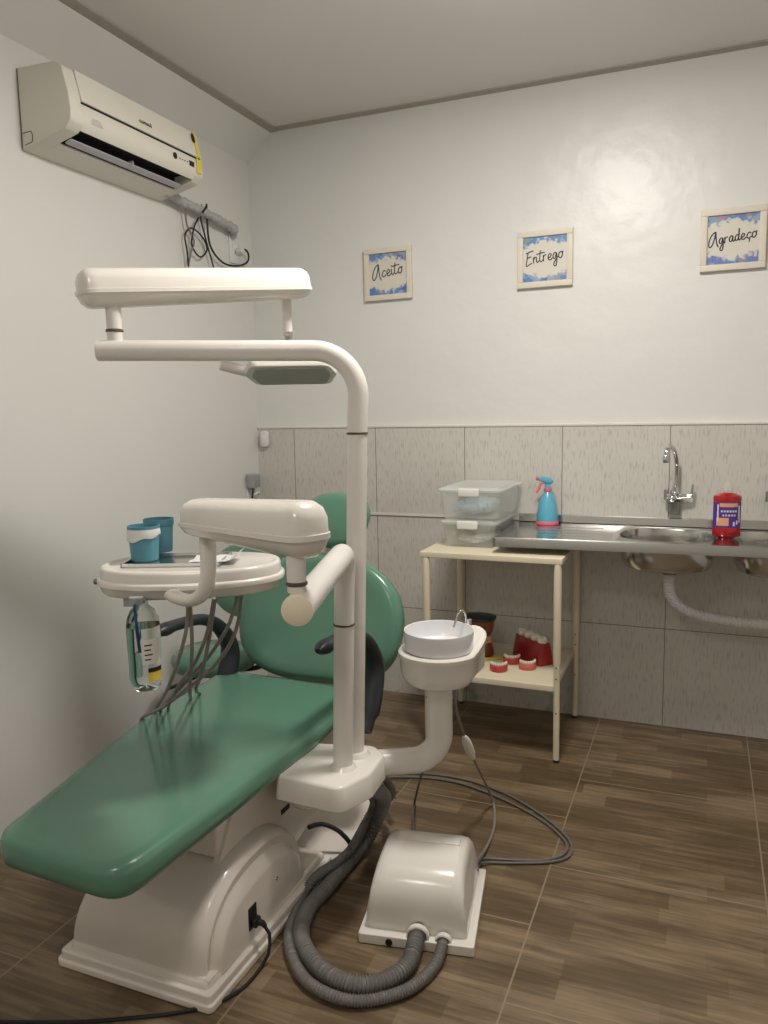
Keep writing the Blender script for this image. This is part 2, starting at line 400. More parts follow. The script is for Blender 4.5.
# ------------------------------------------------------------------ air conditioner
def build_ac():
    y0, y1 = -1.53, -.757
    t = thing('air_conditioner', 'ivory split air conditioner mounted high on the left wall', 'air conditioner', (0.002, y0, 2.44))
    P = [(0.002, 2.722), (.17, 2.716), (.205, 2.70), (.228, 2.61), (.236, 2.545), (.232, 2.515), (.205, 2.49), (0.002, 2.443)]
    out = [Vector(p) for p in P]
    MY = Matrix(((1, 0, 0, 0), (0, 0, -1, 0), (0, 1, 0, 0), (0, 0, 0, 1)))  # (x,z,h)->(x,-h,z)
    def piece(bm, pts, ya, yb, ra=0, rb=0):
        pr = [(ra, 0), (ra*.3, ra*.3), (0, ra)] if ra else [(0, 0)]
        L_ = yb-ya
        pr += [(0, L_-rb), (rb*.3, L_-rb*.3), (rb, L_)] if rb else [(0, L_)]
        # height runs to -y so start from yb
        slab(bm, pts, [(i, h) for i, h in pr], T(0, yb, 0) @ MY)
    full = rpoly(P, [.004, .02, .03, .04, .02, .03, .02, .004], 4)
    bm = new()
    piece(bm, full, y0, -1.468, 0, .006)
    piece(bm, full, -.812, y1, .006, 0)
    # middle with a recessed air outlet in the sloping underside
    mid = [(0.002, 2.722), (.17, 2.716), (.196, 2.706), (.21, 2.68), (.228, 2.61), (.236, 2.55), (.233, 2.52), (.214, 2.498), (.17, 2.53), (.11, 2.53), (.115, 2.468), (0.002, 2.443)]
    R = [[(x, y, z) for x, z in mid] for y in (-1.468, -.812)]
    rings(bm, R, True, True)
    obj('body', bm, 'ac', t, True)
    bm = new(); R = [[(x, y, z) for x, z in [(.207, 2.499), (.17, 2.529), (.112, 2.529), (.117, 2.472), (.12, 2.475), (.125, 2.52), (.165, 2.522), (.204, 2.502)]] for y in (-1.466, -.814)]
    rings(bm, R, smooth=False); obj('air_outlet', bm, 'gap', t, True)
    bm = new(); slab(bm, rpoly([(-.32, -.016), (.32, -.016), (.32, .016), (-.32, .016)], .010), round_prof(.005, .002), T(.148, -1.14, 2.474) @ RY(math.radians(-20)) @ RZ(PI/2))
    box(bm, (.15, -1.143, 2.474), (.172, -1.137, 2.492))
    obj('louver', bm, 'louver', t, True)
    # raised front panel and its dark groove
    bm = new(); R = []
    for y in (y0+.055, y1-.012):
        R.append([(.206, y, 2.700), (.2105, y, 2.699), (.2365, y, 2.592), (.233, y, 2.590)])
    rings(bm, R, smooth=False); obj('front_panel', bm, 'ac', t, True)
    bm = new(); box(bm, (.224, y0+.055, 2.5835), (.2358, y1-.03, 2.5885)); obj('panel_groove', bm, 'gap', t, True)
    # side service hatch
    bm = new()
    for a, c in (((.012, 2.50), (.05, 2.502)), ((.05, 2.502), (.056, 2.49)), ((.056, 2.49), (.054, 2.466)), ((.054, 2.466), (.02, 2.459))):
        tube(bm, [(a[0], y0-.0005, a[1]), (c[0], y0-.0005, c[1])], .0016, 6)
    obj('service_hatch', bm, 'darkring', t, True)
    # small indicator window, lights and sticker
    nx = Matrix(((0, 0, 1, 0), (1, 0, 0, 0), (0, 1, 0, 0), (0, 0, 0, 1)))    # x->y, y->z, z->x
    bm = new(); lathe(bm, [(.0, 0), (.013, 0), (.013, .002), (0, .002)], (0, 0, 0), 20, T(.2355, -.955, 2.555) @ nx)
    for k in range(4): lathe(bm, [(.0, 0), (.0028, 0), (.0028, .002), (0, .002)], (0, 0, 0), 10, T(.2357, -.924+k*.017, 2.553) @ nx)
    box(bm, (.235, -.858, 2.543), (.2375, -.826, 2.563)); obj('display', bm, 'blackpr', t, True)
    bm = new(); box(bm, (.2358, -.808, 2.525), (.2385, -.776, 2.59)); R = [[(.2115, y, 2.70), (.2135, y, 2.70), (.2385, y, 2.592), (.2365, y, 2.592)] for y in (-.800, -.778)]
    rings(bm, R, smooth=False); obj('energy_sticker', bm, 'yellow', t, True)
    bm = new(); lathe(bm, [(.0, 0), (.014, 0), (.014, .002), (0, .002)], (0, 0, 0), 20, T(.2205, -.803, 2.67) @ RY(math.radians(-13)) @ nx @ Matrix.Diagonal((.8, 1.5, 1, 1)))
    obj('sticker_emblem', bm, 'blackpr', t, True)
    bm = new(); box(bm, (.2385, -.800, 2.583), (.2393, -.785, 2.588)); obj('sticker_mark', bm, 'blackpr', t, True)
    bm = text_bm('consul', .026, .0003); bm.transform(T(.2297, -1.125, 2.629) @ RY(math.radians(-13)) @ nx @ Matrix.Diagonal((1.1, 1, 1, 1))); obj('brand_lettering', bm, 'blackpr', t, True, False)
    bm = new()
    for k in range(4):
        box(bm, (.2355, -1.43, 2.548-k*.006), (.2362, -1.385+k*.004, 2.5495-k*.006))
    obj('printed_note', bm, 'grey', t, True)
build_ac()

# wrapped pipe from the unit to the corner, cables, outlets
b = new(); P = spline([(.05, -.80, 2.478), (.045, -.66, 2.462), (.045, -.516, 2.455), (.045, -.39, 2.442), (.045, -.27, 2.432), (.04, -.225, 2.422), (.012, -.20, 2.405)], .012)
tube(b, P, [.021+.003*math.sin(i*1.7)+.002*math.sin(i*.61) for i in range(len(P))], 14)
t = tag(obj('insulated_pipe', b, 'foil', None, origin=(.045, -.5, 2.43)), 'grey wrapped refrigerant pipe running from the air conditioner towards the corner', 'pipe')
b = new(); tube(b, spline([(.046, -.63, 2.475), (.036, -.625, 2.433), (.03, -.61, 2.371), (.03, -.56, 2.31), (.03, -.59, 2.25), (.03, -.615, 2.18), (.03, -.62, 2.10)], .02), .0045, 8)
tag(obj('drain_tube', b, 'tube', None, origin=(.03, -.62, 1.2)), 'thin grey tube hanging down the wall from the air conditioner pipe', 'tube')
b = new(); tube(b, spline([(.03, -.605, 2.09), (.03, -.612, 2.15), (.03, -.619, 2.25), (.03, -.629, 2.323), (.03, -.572, 2.365), (.03, -.487, 2.336), (.03, -.459, 2.286), (.03, -.519, 2.243), (.03, -.579, 2.287), (.033, -.560, 2.37), (.04, -.53, 2.42)], .012), .004, 8)
tag(obj('coiled_cable', b, 'bcable', None, origin=(.03, -.62, 1.3)), 'black cable coiled in a loop under the air conditioner pipe', 'cable')
b = new(); tube(b, spline([(.05, -.515, 2.482), (.03, -.50, 2.43), (.03, -.463, 2.331), (.03, -.407, 2.2), (.03, -.40, 2.12)], .02), .004, 8)
tag(obj('hanging_cable', b, 'bcable', None, origin=(.03, -.385, 1.5)), 'straight black cable hanging down from the pipe beside the coiled one', 'cable')
t = thing('power_cord', 'black air conditioner cord looping into the outlet near the corner', 'cord', (.03, -.2, 2.25))
b = new(); tube(b, spline([(.068, -.535, 2.44), (.066, -.500, 2.475), (.05, -.475, 2.488), (.034, -.453, 2.445), (.03, -.431, 2.314), (.03, -.334, 2.25), (.03, -.208, 2.25), (.03, -.10, 2.285), (.035, -.09, 2.325), (.045, -.134, 2.342), (.045, -.16, 2.335)], .012), .005, 8)
obj('cord', b, 'bcable', t, True)
b = new(); tube(b, [(.046, -.155, 2.335), (.04, -.175, 2.33), (.02, -.178, 2.33)], [.008, .012, .013], 12); obj('plug', b, 'paper', t, True)
def outlet(x, y0, y1, z0, z1, label):
    t = thing('wall_outlet', label, 'outlet', (0, (y0+y1)/2, z0))
    b = new(); box(b, (0, y0, z0), (.009, y1, z1), bev=.003); obj('cover_plate', b, 'whitepl', t, True)
    b = new(); c = (y0+y1)/2; m = (z0+z1)/2
    box(b, (.008, c-.016, m-.024), (.011, c+.016, m+.024), bev=.001); obj('socket', b, 'latch', t, True)
outlet(0, -.222, -.132, 2.268, 2.412, 'white outlet plate high on the left wall near the corner')
t = thing('wall_outlet', 'white outlet plate low on the left wall beside the tiles', 'outlet', (0, -.1, 1.02))
b = new(); box(b, (0, -.155, 1.00), (.009, -.075, 1.13), bev=.003); obj('cover_plate', b, 'whitepl', t, True)
b = new(); box(b, (.008, -.13, 1.04), (.011, -.1, 1.09), bev=.001); obj('socket', b, 'latch', t, True)
t = thing('plug_adapter', 'grey plug adapter pushed into the low outlet by the tiles', 'adapter', (.009, -.12, 1.1))
b = new(); box(b, (.0095, -.165, 1.098), (.055, -.09, 1.172), bev=.005); obj('adapter_body', b, 'grey', t, True)
b = new(); tube(b, spline([(.03, -.13, 1.1), (.032, -.135, 1.08), (.03, -.14, 1.05), (.03, -.14, .9)], .02), .005, 8); obj('lead', b, 'bcable', t, True)
b = new(); tube(b, spline([(.008, -.06, 1.02), (.03, -.07, 1.06), (.035, -.11, 1.065), (.02, -.125, 1.05)], .01), .006, 8); tag(obj('ivory_cable', b, 'latch', None, origin=(.01, -.06, 1.02)), 'short ivory cable bending over the low outlet', 'cable')
t = thing('door_chime', 'small white rounded button unit on the tiles in the corner', 'bell', (.055, -.015, 1.31))
b = new(); slab(b, super_out(.026, .045, 3.5, 40), round_prof(.028, .01), T(.055, -.0155, 1.357) @ RX(PI/2)); obj('housing', b, 'whitepl', t, True)
b = new(); box(b, (.042, -.0455, 1.335), (.068, -.042, 1.378), bev=.002); obj('button', b, 'latch', t, True)

# ------------------------------------------------------------------ framed words
GL = {
 'A': (1.75, [[(1.45, 2.15), (.9, 1.9), (.3, 1.1), (0, .2), (.2, -.25), (.7, .2), (1.2, 1.3), (1.45, 2.15), (1.4, 1.1), (1.45, .1), (1.65, -.45)]]),
 'E': (1.35, [[(.2, 1.75), (1.0, 1.95), (1.6, 2.0)], [(.65, 1.9), (.35, 1.0), (.0, -.2), (.5, -.1), (1.1, .1)], [(.3, .95), (.7, 1.1), (1.1, 1.15)]]),
 'c': (.95, [[(.95, .8), (.65, 1.0), (.25, .6), (.2, .15), (.5, 0), (.95, .3)]]),
 'e': (.95, [[(.1, .35), (.6, .5), (.8, .85), (.5, 1.0), (.2, .55), (.3, .05), (.6, 0), (.95, .3)]]),
 'i': (.6, [[(.2, 1.0), (.12, .3), (.3, 0), (.6, .3)], [(.3, 1.45), (.36, 1.55)]]),
 't': (.75, [[(.45, 1.85), (.25, .9), (.15, .25), (.35, 0), (.75, .3)], [(-.35, 1.3), (.4, 1.4), (1.2, 1.4)]]),
 'o': (1.0, [[(.6, 1.0), (.2, .7), (.15, .2), (.45, 0), (.8, .35), (.85, .85), (.6, 1.0), (.75, .8), (1.05, 1.0)]]),
 'n': (1.05, [[(.15, 1.0), (.05, 0)], [(.08, .5), (.4, .95), (.65, .9), (.6, .3), (.75, 0), (1.05, .3)]]),
 'r': (.75, [[(.15, 1.0), (.05, 0)], [(.08, .5), (.35, .95), (.7, .95)]]),
 'g': (1.0, [[(.8, .9), (.5, 1.0), (.15, .6), (.2, .1), (.5, .15), (.8, .9), (.75, -.2), (.45, -1.1), (.1, -.9), (.4, -.3), (1.0, .3)]]),
 'a': (1.0, [[(.8, .9), (.5, 1.0), (.15, .6), (.2, .1), (.5, .1), (.8, .9), (.7, .2), (.85, 0), (1.05, .3)]]),
 'd': (1.0, [[(.8, .9), (.5, 1.0), (.15, .6), (.2, .1), (.5, .1), (.8, .8), (1.0, 2.0), (.8, .9), (.7, .2), (.85, 0), (1.05, .3)]]),
 'ç': (.95, [[(.95, .8), (.65, 1.0), (.25, .6), (.2, .15), (.5, 0), (.95, .3)], [(.5, 0), (.6, -.3), (.4, -.55)]]),
}
def picture(x, z, word, label, seed, tilt):
    t = thing('framed_print', label, 'picture', (x, -.001, z))
    t.rotation_euler = (0, tilt, 0)
    w, bd = .128, .027
    b = new()
    for (a, c) in (((-w, w-bd), (w, w)), ((-w, -w), (w, -w+bd)), ((-w, -w+bd), (-w+bd, w-bd)), ((w-bd, -w+bd), (w, w-bd))):
        box(b, (a[0], -.02, a[1]), (c[0], 0, c[1]), bev=.002)
    obj('frame', b, 'frame', t)
    b = new(); box(b, (-w+bd-.002, -.012, -w+bd-.002), (w-bd+.002, -.002, w-bd+.002)); obj('print', b, print_material(seed), t)
    tot = sum(GL[c][0] for c in word); wid = {'Aceito': .165, 'Entrego': .175, 'Agradeço': .19}[word]; s = wid/tot
    b = new(); px = -wid/2
    for c in word:
        adv, st = GL[c]
        for k in st:
            P = spline([(px+p[0]*s, 0, p[1]*s*1.1) for p in k], .004)
            tube(b, P, .0025, 6)
        px += adv*s
    vs = b.verts
    bmesh.ops.transform(b, matrix=T(0, -.0128, -.011) @ RY(math.radians(-7)) @ Matrix.Diagonal((1, .35, 1, 1)), verts=vs)
    obj('lettering', b, 'ink', t)
picture(.792, 2.179, 'Aceito', 'framed floral print reading Aceito, nearest the corner', 3.1, math.radians(-.5))
picture(1.576, 2.183, 'Entrego', 'framed floral print reading Entrego, middle of the wall', 7.7, 0)
picture(2.372, 2.194, 'Agradeço', 'framed floral print reading Agradeço, above the sink on the right', 11.4, 0)

# ------------------------------------------------------------------ dental chair
CH = thing('dental_chair', 'green dental chair with its light arm, instrument tray and spittoon attached', 'dental chair', (.93, -1.85, 0))
LAST = [None]
def part(name, bm, m, parent=CH, label=None, smooth=None):
    o = obj(name, bm, m, parent, True, smooth, label)
    if parent.parent is None: LAST[0] = o
    return o
# floor plate
b = new(); slab(b, rpoly([(.68, -2.285), (1.19, -2.285), (1.205, -1.55), (1.17, -1.2), (1.05, -1.08), (.82, -1.08), (.70, -1.2), (.68, -1.5)], [.02, .02, .02, .12, .1, .1, .1, .02]), round_prof(.022, .005)); part('base_plate', b, 'base')
b = new(); slab(b, rpoly([(.69, -2.278), (1.183, -2.278), (1.195, -1.60), (.69, -1.60)], .015), round_prof(.046, .006)[:], T(0, 0, 0))
slab(b, rpoly([(.71, -2.262), (1.168, -2.262), (1.178, -1.615), (.71, -1.615)], .02), [(0, .04), (.0, .056), (.006, .064), (.016, .066)])
# arched cover (profile in y-z lofted across x, narrowing upwards)
def arch_pts(x, s, h, n=30, yc=-1.982, hy=.276):
    o = []
    for k in range(n+1):
        a = PI*k/n; c = math.cos(a); q = math.sin(a)
        o.append((x, yc-hy*s*math.copysign(abs(c)**.82, c), .052+h*abs(q)**.88))
    return o
R = []
box(b, (.715, -2.255, .05), (1.165, -1.64, .0655))
XS = .016
for x, s, h in ((.72, .985, .20), (.735, .99, .245), (.76, .985, .262), (.86, .98, .268), (1.05, .975, .272), (1.085, .975, .274), (1.105, .97, .270), (1.122, .955, .258)):
    R.append(arch_pts(x+(XS if x > 1 else 0), s, h*.86))
for x, s, h in ((1.131, .93, .245), (1.129, .90, .230), (1.125, .875, .215), (1.135, .85, .203), (1.15, .83, .192), (1.156, .80, .175)):
    R.append(arch_pts(x+(XS if x > 1 else 0), s, h*.86))
rings(b, R, True, True); part('base_cover', b, 'base')
BC = LAST[0]
b = new()
for k in range(3): tube(b, spline([(.93+.03*k, -2.02-.035*k, .3475-.008*k), (1.0+.02*k, -2.045-.035*k, .343-.008*k), (1.06, -2.04-.035*k, .345-.008*k)], .02), .0022, 6)
box(b, (.155, .0, 0), (.156, .001, .001))
b.free()
b = new(); box(b, (1.160, -2.075, .085), (1.175, -2.035, .15), bev=.002); part('power_socket', b, 'blackpr', BC)
b = new(); lathe(b, [(0, 0), (.006, 0), (.005, .003), (0, .004)], (0, 0, 0), 12, T(1.171, -1.92, .15) @ RY(PI/2)); part('screw', b, 'chrome', BC)
# lifting arm: side plates, cross box, underframe
b = new()
for xa in (.80, 1.075):
    R = [[(x, y, z) for y, z in ((-2.12, .23), (-1.72, .09), (-1.20, .22), (-1.14, .36), (-1.30, .42), (-2.0, .41))] for x in (xa, xa+.02)]
    rings(b, R, smooth=False)
box(b, (.81, -2.08, .28), (1.085, -1.25, .405), bev=.01)
part('lift_arm', b, 'base')
b = new(); box(b, (1.0952, -1.752, .245), (1.0975, -1.70, .262), bev=.0005); part('rating_plate', b, 'blackpr', LAST[0])
b = new(); box(b, (.74, -2.18, .40), (1.09, -1.28, .428), bev=.008)
lathe(b, [(.085, 0), (.095, .01), (.095, .05), (.085, .055)], (1.20, -1.72, .31), 28); part('seat_frame', b, 'base')
# seat
out = rpoly([(.735, -2.50), (1.145, -2.525), (1.198, -1.70), (1.185, -1.29), (.570, -1.262), (.596, -1.80)], [.09, .09, .3, .10, .085, .5], 8)
b = new(); slab(b, out, [(.05, .425), (.018, .428), (.004, .44), (0, .46), (.001, .490), (.006, .502), (.017, .510), (.04, .514)], crown=.004)
# gentle sweep: the foot end is thicker below
for v in b.verts:
    if v.co.z < .47: v.co.z += .028*max(0, min(1, (v.co.y+2.4)/.9))
part('seat', b, 'green')
# backrest: outline in (u,v), tilted back
BR = T(.932, -1.225, .505) @ RX(math.radians(90-17))
out = [Vector((p.x*(1.0-.10*max(0, (p.y-.24))/.24)-.008, p.y)) for p in super_out(.350, .235, 2.35, 72, 0, .238)]
low = super_out(.350, .262, 2.9, 72, 0, .238)
out = [Vector((q.x-.008, q.y)) if q.y < .2385 else p for p, q in zip(out, low)]
b = new(); slab(b, out, [(.04, -.075), (.012, -.07), (.002, -.055), (0, -.035), (.004, -.018), (.014, -.006), (.03, 0)], BR, crown=-.014)
part('backrest', b, 'green')
b = new(); slab(b, [Vector((p.x*.8, p.y*.9+.02)) for p in out], round_prof(.02, .006), BR @ T(0, 0, -.096)); box(b, (-.05, .38, -.085), (.05, .56, -.07), BR); part('backrest_shell', b, 'plastic')
# headrest
out = [Vector((p.x*(1.0+.18*(p.y/.11)), p.y)) for p in super_out(.132, .112, 2.3, 56)]
HR = T(.97, -1.065, 1.083) @ RX(math.radians(90-14))
b = new(); slab(b, out, [(.03, -.06), (.008, -.055), (0, -.04), (.001, -.025), (.01, -.008), (.028, 0)], HR, crown=.006); part('headrest', b, 'green')
# armrests: the same C on both sides
def armrest(x):
    P = spline([(x, -1.712, .778), (x, -1.67, .779), (x, -1.585, .777), (x, -1.45, .757), (x, -1.345, .697), (x, -1.285, .60), (x, -1.325, .487), (x, -1.40, .40)], .02)
    n = len(P); rr = []
    for i in range(n):
        f = i/(n-1); rr.append((.023*(.35+.65*min(1, f*22)) if f < .1 else .020*(1+.75*max(0, min(1, (f-.35)/.5))))*(1 if f < .93 else .8))
    b = new(); tube(b, P, rr, 16, flat=(1.0, 1.0))
    for v in b.verts: v.co.x = x+(v.co.x-x)*1.25
    return b
part('armrest', armrest(.618), 'black'); part('armrest', armrest(1.222), 'black')
for hx in (.60, 1.17):
    b = new(); lathe(b, [(0, 0), (.03, 0), (.034, .01), (.03, .05), (0, .05)], (0, 0, 0), 20, T(hx, -1.40, .425) @ RY(PI/2)); part('hinge', b, 'black')
# pole mount
b = new(); slab(b, rpoly([(1.165, -1.905), (1.385, -1.918), (1.430, -1.80), (1.420, -1.66), (1.36, -1.61), (1.165, -1.66)], [.02, .04, .06, .06, .05, .03]), [(.003, .386), (0, .389), (0, .40), (.004, .452), (.008, .458), (.014, .460)])
for (x, y) in ((1.333, -1.788), (1.337, -1.695)): lathe(b, [(.042, 0), (.036, .008), (.031, .014)], (x, y, .458), 28)
part('pole_mount', b, 'plastic')
# light pole: rear column bending into the long horizontal bar
x0, y0 = 1.326, -1.690
TILT = lambda bm: bmesh.ops.transform(bm, matrix=Matrix(((1, 0, .029, -.029*.46), (0, 1, .012, -.012*.46), (0, 0, 1, 0), (0, 0, 0, 1))), verts=[v for v in bm.verts])
d = (Vector((.661, -1.947, 1.686))-Vector((1.27, -1.715, 1.672))); dn = d.normalized()
xt, yt = x0+.029*1.15, y0+.012*1.15
corner = Vector((xt, yt, 1.671)); rb = .125
P = [Vector((x0, y0, .46)), Vector((x0+.029*.54, y0+.012*.54, 1.0)), Vector((x0+.029*1.02, y0+.012*1.02, 1.48))]
for k in range(11):
    a = PI/2*k/10; P.append(corner+dn*rb*(1-math.cos(a))+Vector((0, 0, -1))*rb*(1-math.sin(a)))
P.append(Vector((.661, -1.945, 1.686)))
b = new(); tube(b, P, .0295, 28); part('light_pole', b, 'pole'); LP = LAST[0]
b = new(); lathe(b, [(.0300, 0), (.0315, .001), (.0315, .006), (.0300, .007)], (x0+.029*.97, y0+.012*.97, 1.432), 28, caps=False); part('joint_ring', b, 'darkring', LP)
# spring arm of the lamp
def arm_box(A, B, w, h, droop=0., name='spring_arm', belly=.0, taper=0.):
    """long rounded housing from A to B, rounded ends, w wide, h high; seam lip half way up"""
    A, B = Vector(A), Vector(B); L_ = (B-A).length; mid = (A+B)/2
    xa = (B-A).normalized(); ya = Vector((0, 0, 1)).cross(xa).normalized(); za = xa.cross(ya)
    Mx = Matrix(((xa.x, ya.x, za.x, mid.x), (xa.y, ya.y, za.y, mid.y), (xa.z, ya.z, za.z, mid.z), (0, 0, 0, 1)))
    o = rpoly([(-L_/2, -w/2), (L_/2, -w/2), (L_/2, w/2), (-L_/2, w/2)], w*.48, 10)
    b = new()
    r = h*.30
    pr = [(r*1.1, -h/2), (r*.75, -h/2+.003), (r*.28, -h/2+r*.45), (r*.07, -h/2+r*.95), (0, -h*.17), (-.0035, -h*.15), (-.0035, -h*.06), (0, -h*.05), (r*.03, h/2-r), (r*.25, h/2-r*.45), (r*.75, h/2-.003), (r*1.1, h/2)]
    slab(b, o, pr)
    for v in b.verts:
        if v.co.z < -h*.2:
            q = min(1, (-v.co.z-h*.2)/(h*.3)); v.co.z += q*(belly*(1-(v.co.x/(L_/2)+1)/2) if belly > 0 else -belly*(v.co.x/(L_/2)+1)/2)
    for v in b.verts: v.co.z *= 1-taper*max(0, min(1, .5-v.co.x/L_))
    b.transform(Mx); return b, Mx
A = Vector((.642, -1.995, 1.854)); B = Vector((1.057, -1.388, 1.913))
b, Mx = arm_box(A, B, .105, .112, belly=-.016); part('light_spring_arm', b, 'plastic'); LS = LAST[0]
b = new(); lathe(b, [(.022, 0), (.022, .125)], (.700, -1.917, 1.70), 24); part('arm_post', b, 'pole', LS)
b = new(); lathe(b, [(.0225, 0), (.025, .002), (.025, .007), (.0225, .009)], (.700, -1.917, 1.738), 24, caps=False); part('joint_ring', b, 'darkring', LS)
b = new(); lathe(b, [(.015, .0), (.016, .01), (.016, .13)], (.998, -1.43, 1.76), 20); part('drop_post', b, 'pole', LS)
b = new(); lathe(b, [(.004, 0), (.011, .012), (.0165, .03), (.0165, .042)], (.998, -1.43, 1.722), 20); part('chrome_joint', b, 'chrome', LS)
# lamp head seen behind the bar
HD = T(1.005, -1.425, 1.640) @ RZ(math.radians(24)) @ RX(math.radians(-20))
b = new(); slab(b, rpoly([(-.125, -.075), (.125, -.075), (.15, .0), (.125, .085), (-.125, .085), (-.155, .0)], .03, 5), [(.0, -.018), (-.003, -.01), (.0, .01), (.012, .026), (.04, .038), (.09, .043)], HD)
tube(b, [(.998, -1.43, 1.65), (.998, -1.43, 1.73)], .012, 16)
part('lamp_head', b, 'plastic'); LH = LAST[0]
b = new(); slab(b, rpoly([(-.11, -.062), (.112, -.062), (.13, .0), (.112, .07), (-.11, .07), (-.13, .0)], .025, 5), [(0, -.024), (0, -.017)], HD); part('lamp_shield', b, 'shield', LH)
b = new(); tube(b, spline([HD @ Vector(p) for p in ((-.12, .02, .0), (-.16, .01, .004), (-.20, -.0, .012), (-.235, -.01, .018))], .01), [.011, .014, .015, .016, .016, .016, .015, .015, .014, .014, .013, .012, .009, .006][:len(spline([HD @ Vector(p) for p in ((-.12, .02, .0), (-.16, .01, .004), (-.20, -.0, .012), (-.235, -.01, .018))], .01))] if False else .018, 14); part('handle', b, 'pole', LH)

# delivery pole: front column bending towards the front
x1, y1 = 1.333, -1.788
CE = Vector((1.510, -2.350, 1.088)); dn = (CE-Vector((x1, y1, 1.104))).normalized(); corner = Vector((x1+.018, y1+.008, 1.104)); rb = .06
P = [Vector((x1, y1, .46)), Vector((x1+.010, y1+.004, .8)), Vector((x1+.016, y1+.0065, 1.0))]; rr = [.0295]*3
for k in range(9):
    a = PI/2*k/8; P.append(corner+dn*rb*(1-math.cos(a))+Vector((0, 0, -1))*rb*(1-math.sin(a))); rr.append(.0295+.004*k/8)
P.append(CE); rr.append(.0335)
b = new(); tube(b, P, rr, 28); part('delivery_pole', b, 'pole'); DP = LAST[0]
b = new(); lathe(b, [(.0300, 0), (.0315, .001), (.0315, .006), (.0300, .007)], (x1+.0125, y1+.005, .890), 28, caps=False); part('joint_ring', b, 'darkring', DP)
b = new(); tube(b, [CE-dn*.004, CE+dn*.004, CE+dn*.007], [.0345, .0345, .031], 32); part('end_cap', b, 'beige', DP)
JP = CE-dn*.032+Vector((-.006, -.002, 0))
b = new(); lathe(b, [(.0205, 0), (.0205, .13)], (JP.x, JP.y, 1.12), 24); part('arm_post', b, 'pole', DP)
b = new(); lathe(b, [(.021, 0), (.0235, .002), (.0235, .007), (.021, .009)], (JP.x, JP.y, 1.134), 24, caps=False); part('joint_ring', b, 'darkring', DP)
A = Vector((1.092, -2.125, 1.240)); B = Vector((1.548, -2.325, 1.253))
b, Mx = arm_box(A, B, .115, .128, belly=.010, taper=.24); part('tray_arm', b, 'plastic'); TA = LAST[0]
# curved strut carrying the tray
P = spline([(1.142, -2.140, 1.232), (1.158, -2.159, 1.165), (1.163, -2.172, 1.097), (1.150, -2.177, 1.059), (1.121, -2.181, 1.040), (1.080, -2.171, 1.037), (1.040, -2.154, 1.041)], .012)
b = new(); tube(b, P, [.025]*len(P), 16, flat=(1.0, .65)); part('tray_strut', b, 'plastic', TA)
# instrument tray
TC = Vector((0.988, -1.997, 1.100)); TZ = T(TC.x, TC.y, 0) @ RZ(math.radians(26))
o = super_out(.247, .150, 2.35, 80)
b = new(); slab(b, o, [(.03, 1.022), (.012, 1.023), (.005, 1.030), (-.001, 1.046), (-.006, 1.050), (-.0065, 1.060), (-.004, 1.064), (.002, 1.066), (.004, 1.088), (.007, 1.094), (.012, 1.097), (.018, 1.096), (.024, 1.092), (.03, 1.091)], TZ); part('instrument_tray', b, 'plastic'); TR = LAST[0]
b = new(); slab(b, o, [(-.0005, 1.0455), (-.0012, 1.0465), (-.0005, 1.0475)], TZ, (False, False)); part('tray_seam', b, 'beige', TR)
b = new(); lathe(b, [(0, 0), (.008, 0), (.008, .014), (.005, .016), (0, .016)], (0, 0, 0), 14, TZ @ T(-.247, -.02, 1.052) @ RY(-PI/2)); part('knob', b, 'zinc', TR)
b = new(); box(b, (-.14, -.07, 1.006), (.10, .05, 1.023), TZ, bev=.003); part('hose_holder', b, 'zinc', TR)
b = new(); box(b, (-.165, -.105, .999), (-.115, -.055, 1.023), TZ, bev=.003); lathe(b, [(.018, 0), (.018, .02)], (0, 0, 0), 20, T(*(0.953, -2.191, 1.030)) @ T(0, 0, -.012)); part('bottle_bracket', b, 'grey', TR)
# instrument hoses
hs = [
 [(1.064, -2.125, 1.023), (1.064, -2.134, 0.959), (1.031, -2.127, 0.873), (0.942, -2.071, 0.753), (.60, -1.72, .50), (.57, -1.66, .38)],
 [(1.069, -2.123, 1.023), (1.065, -2.118, 0.914), (1.017, -2.065, 0.810), (0.938, -1.970, 0.711), (.59, -1.50, .46), (.62, -1.46, .36)],
 [(1.138, -2.115, 1.031), (1.097, -2.091, 0.936), (1.029, -2.056, 0.837), (0.932, -2.024, 0.729), (.605, -1.66, .48), (.585, -1.62, .37)],
 [(1.123, -2.089, 1.024), (1.083, -2.069, 0.902), (1.021, -2.022, 0.791), (0.925, -1.923, 0.693), (.59, -1.44, .46), (.63, -1.42, .36)],
 [(1.142, -2.005, 1.028), (1.122, -2.025, 0.943), (1.052, -2.024, 0.844), (0.942, -2.019, 0.735), (.60, -1.70, .49), (.575, -1.70, .37)],
 [(1.127, -1.968, 1.024), (1.105, -1.972, 0.905), (1.031, -1.974, 0.797), (0.907, -2.040, 0.688), (.575, -1.76, .49), (.56, -1.76, .38)],
]
for h in hs:
    b = new(); tube(b, spline(h, .03), .0052, 10); part('instrument_hose', b, 'tube')
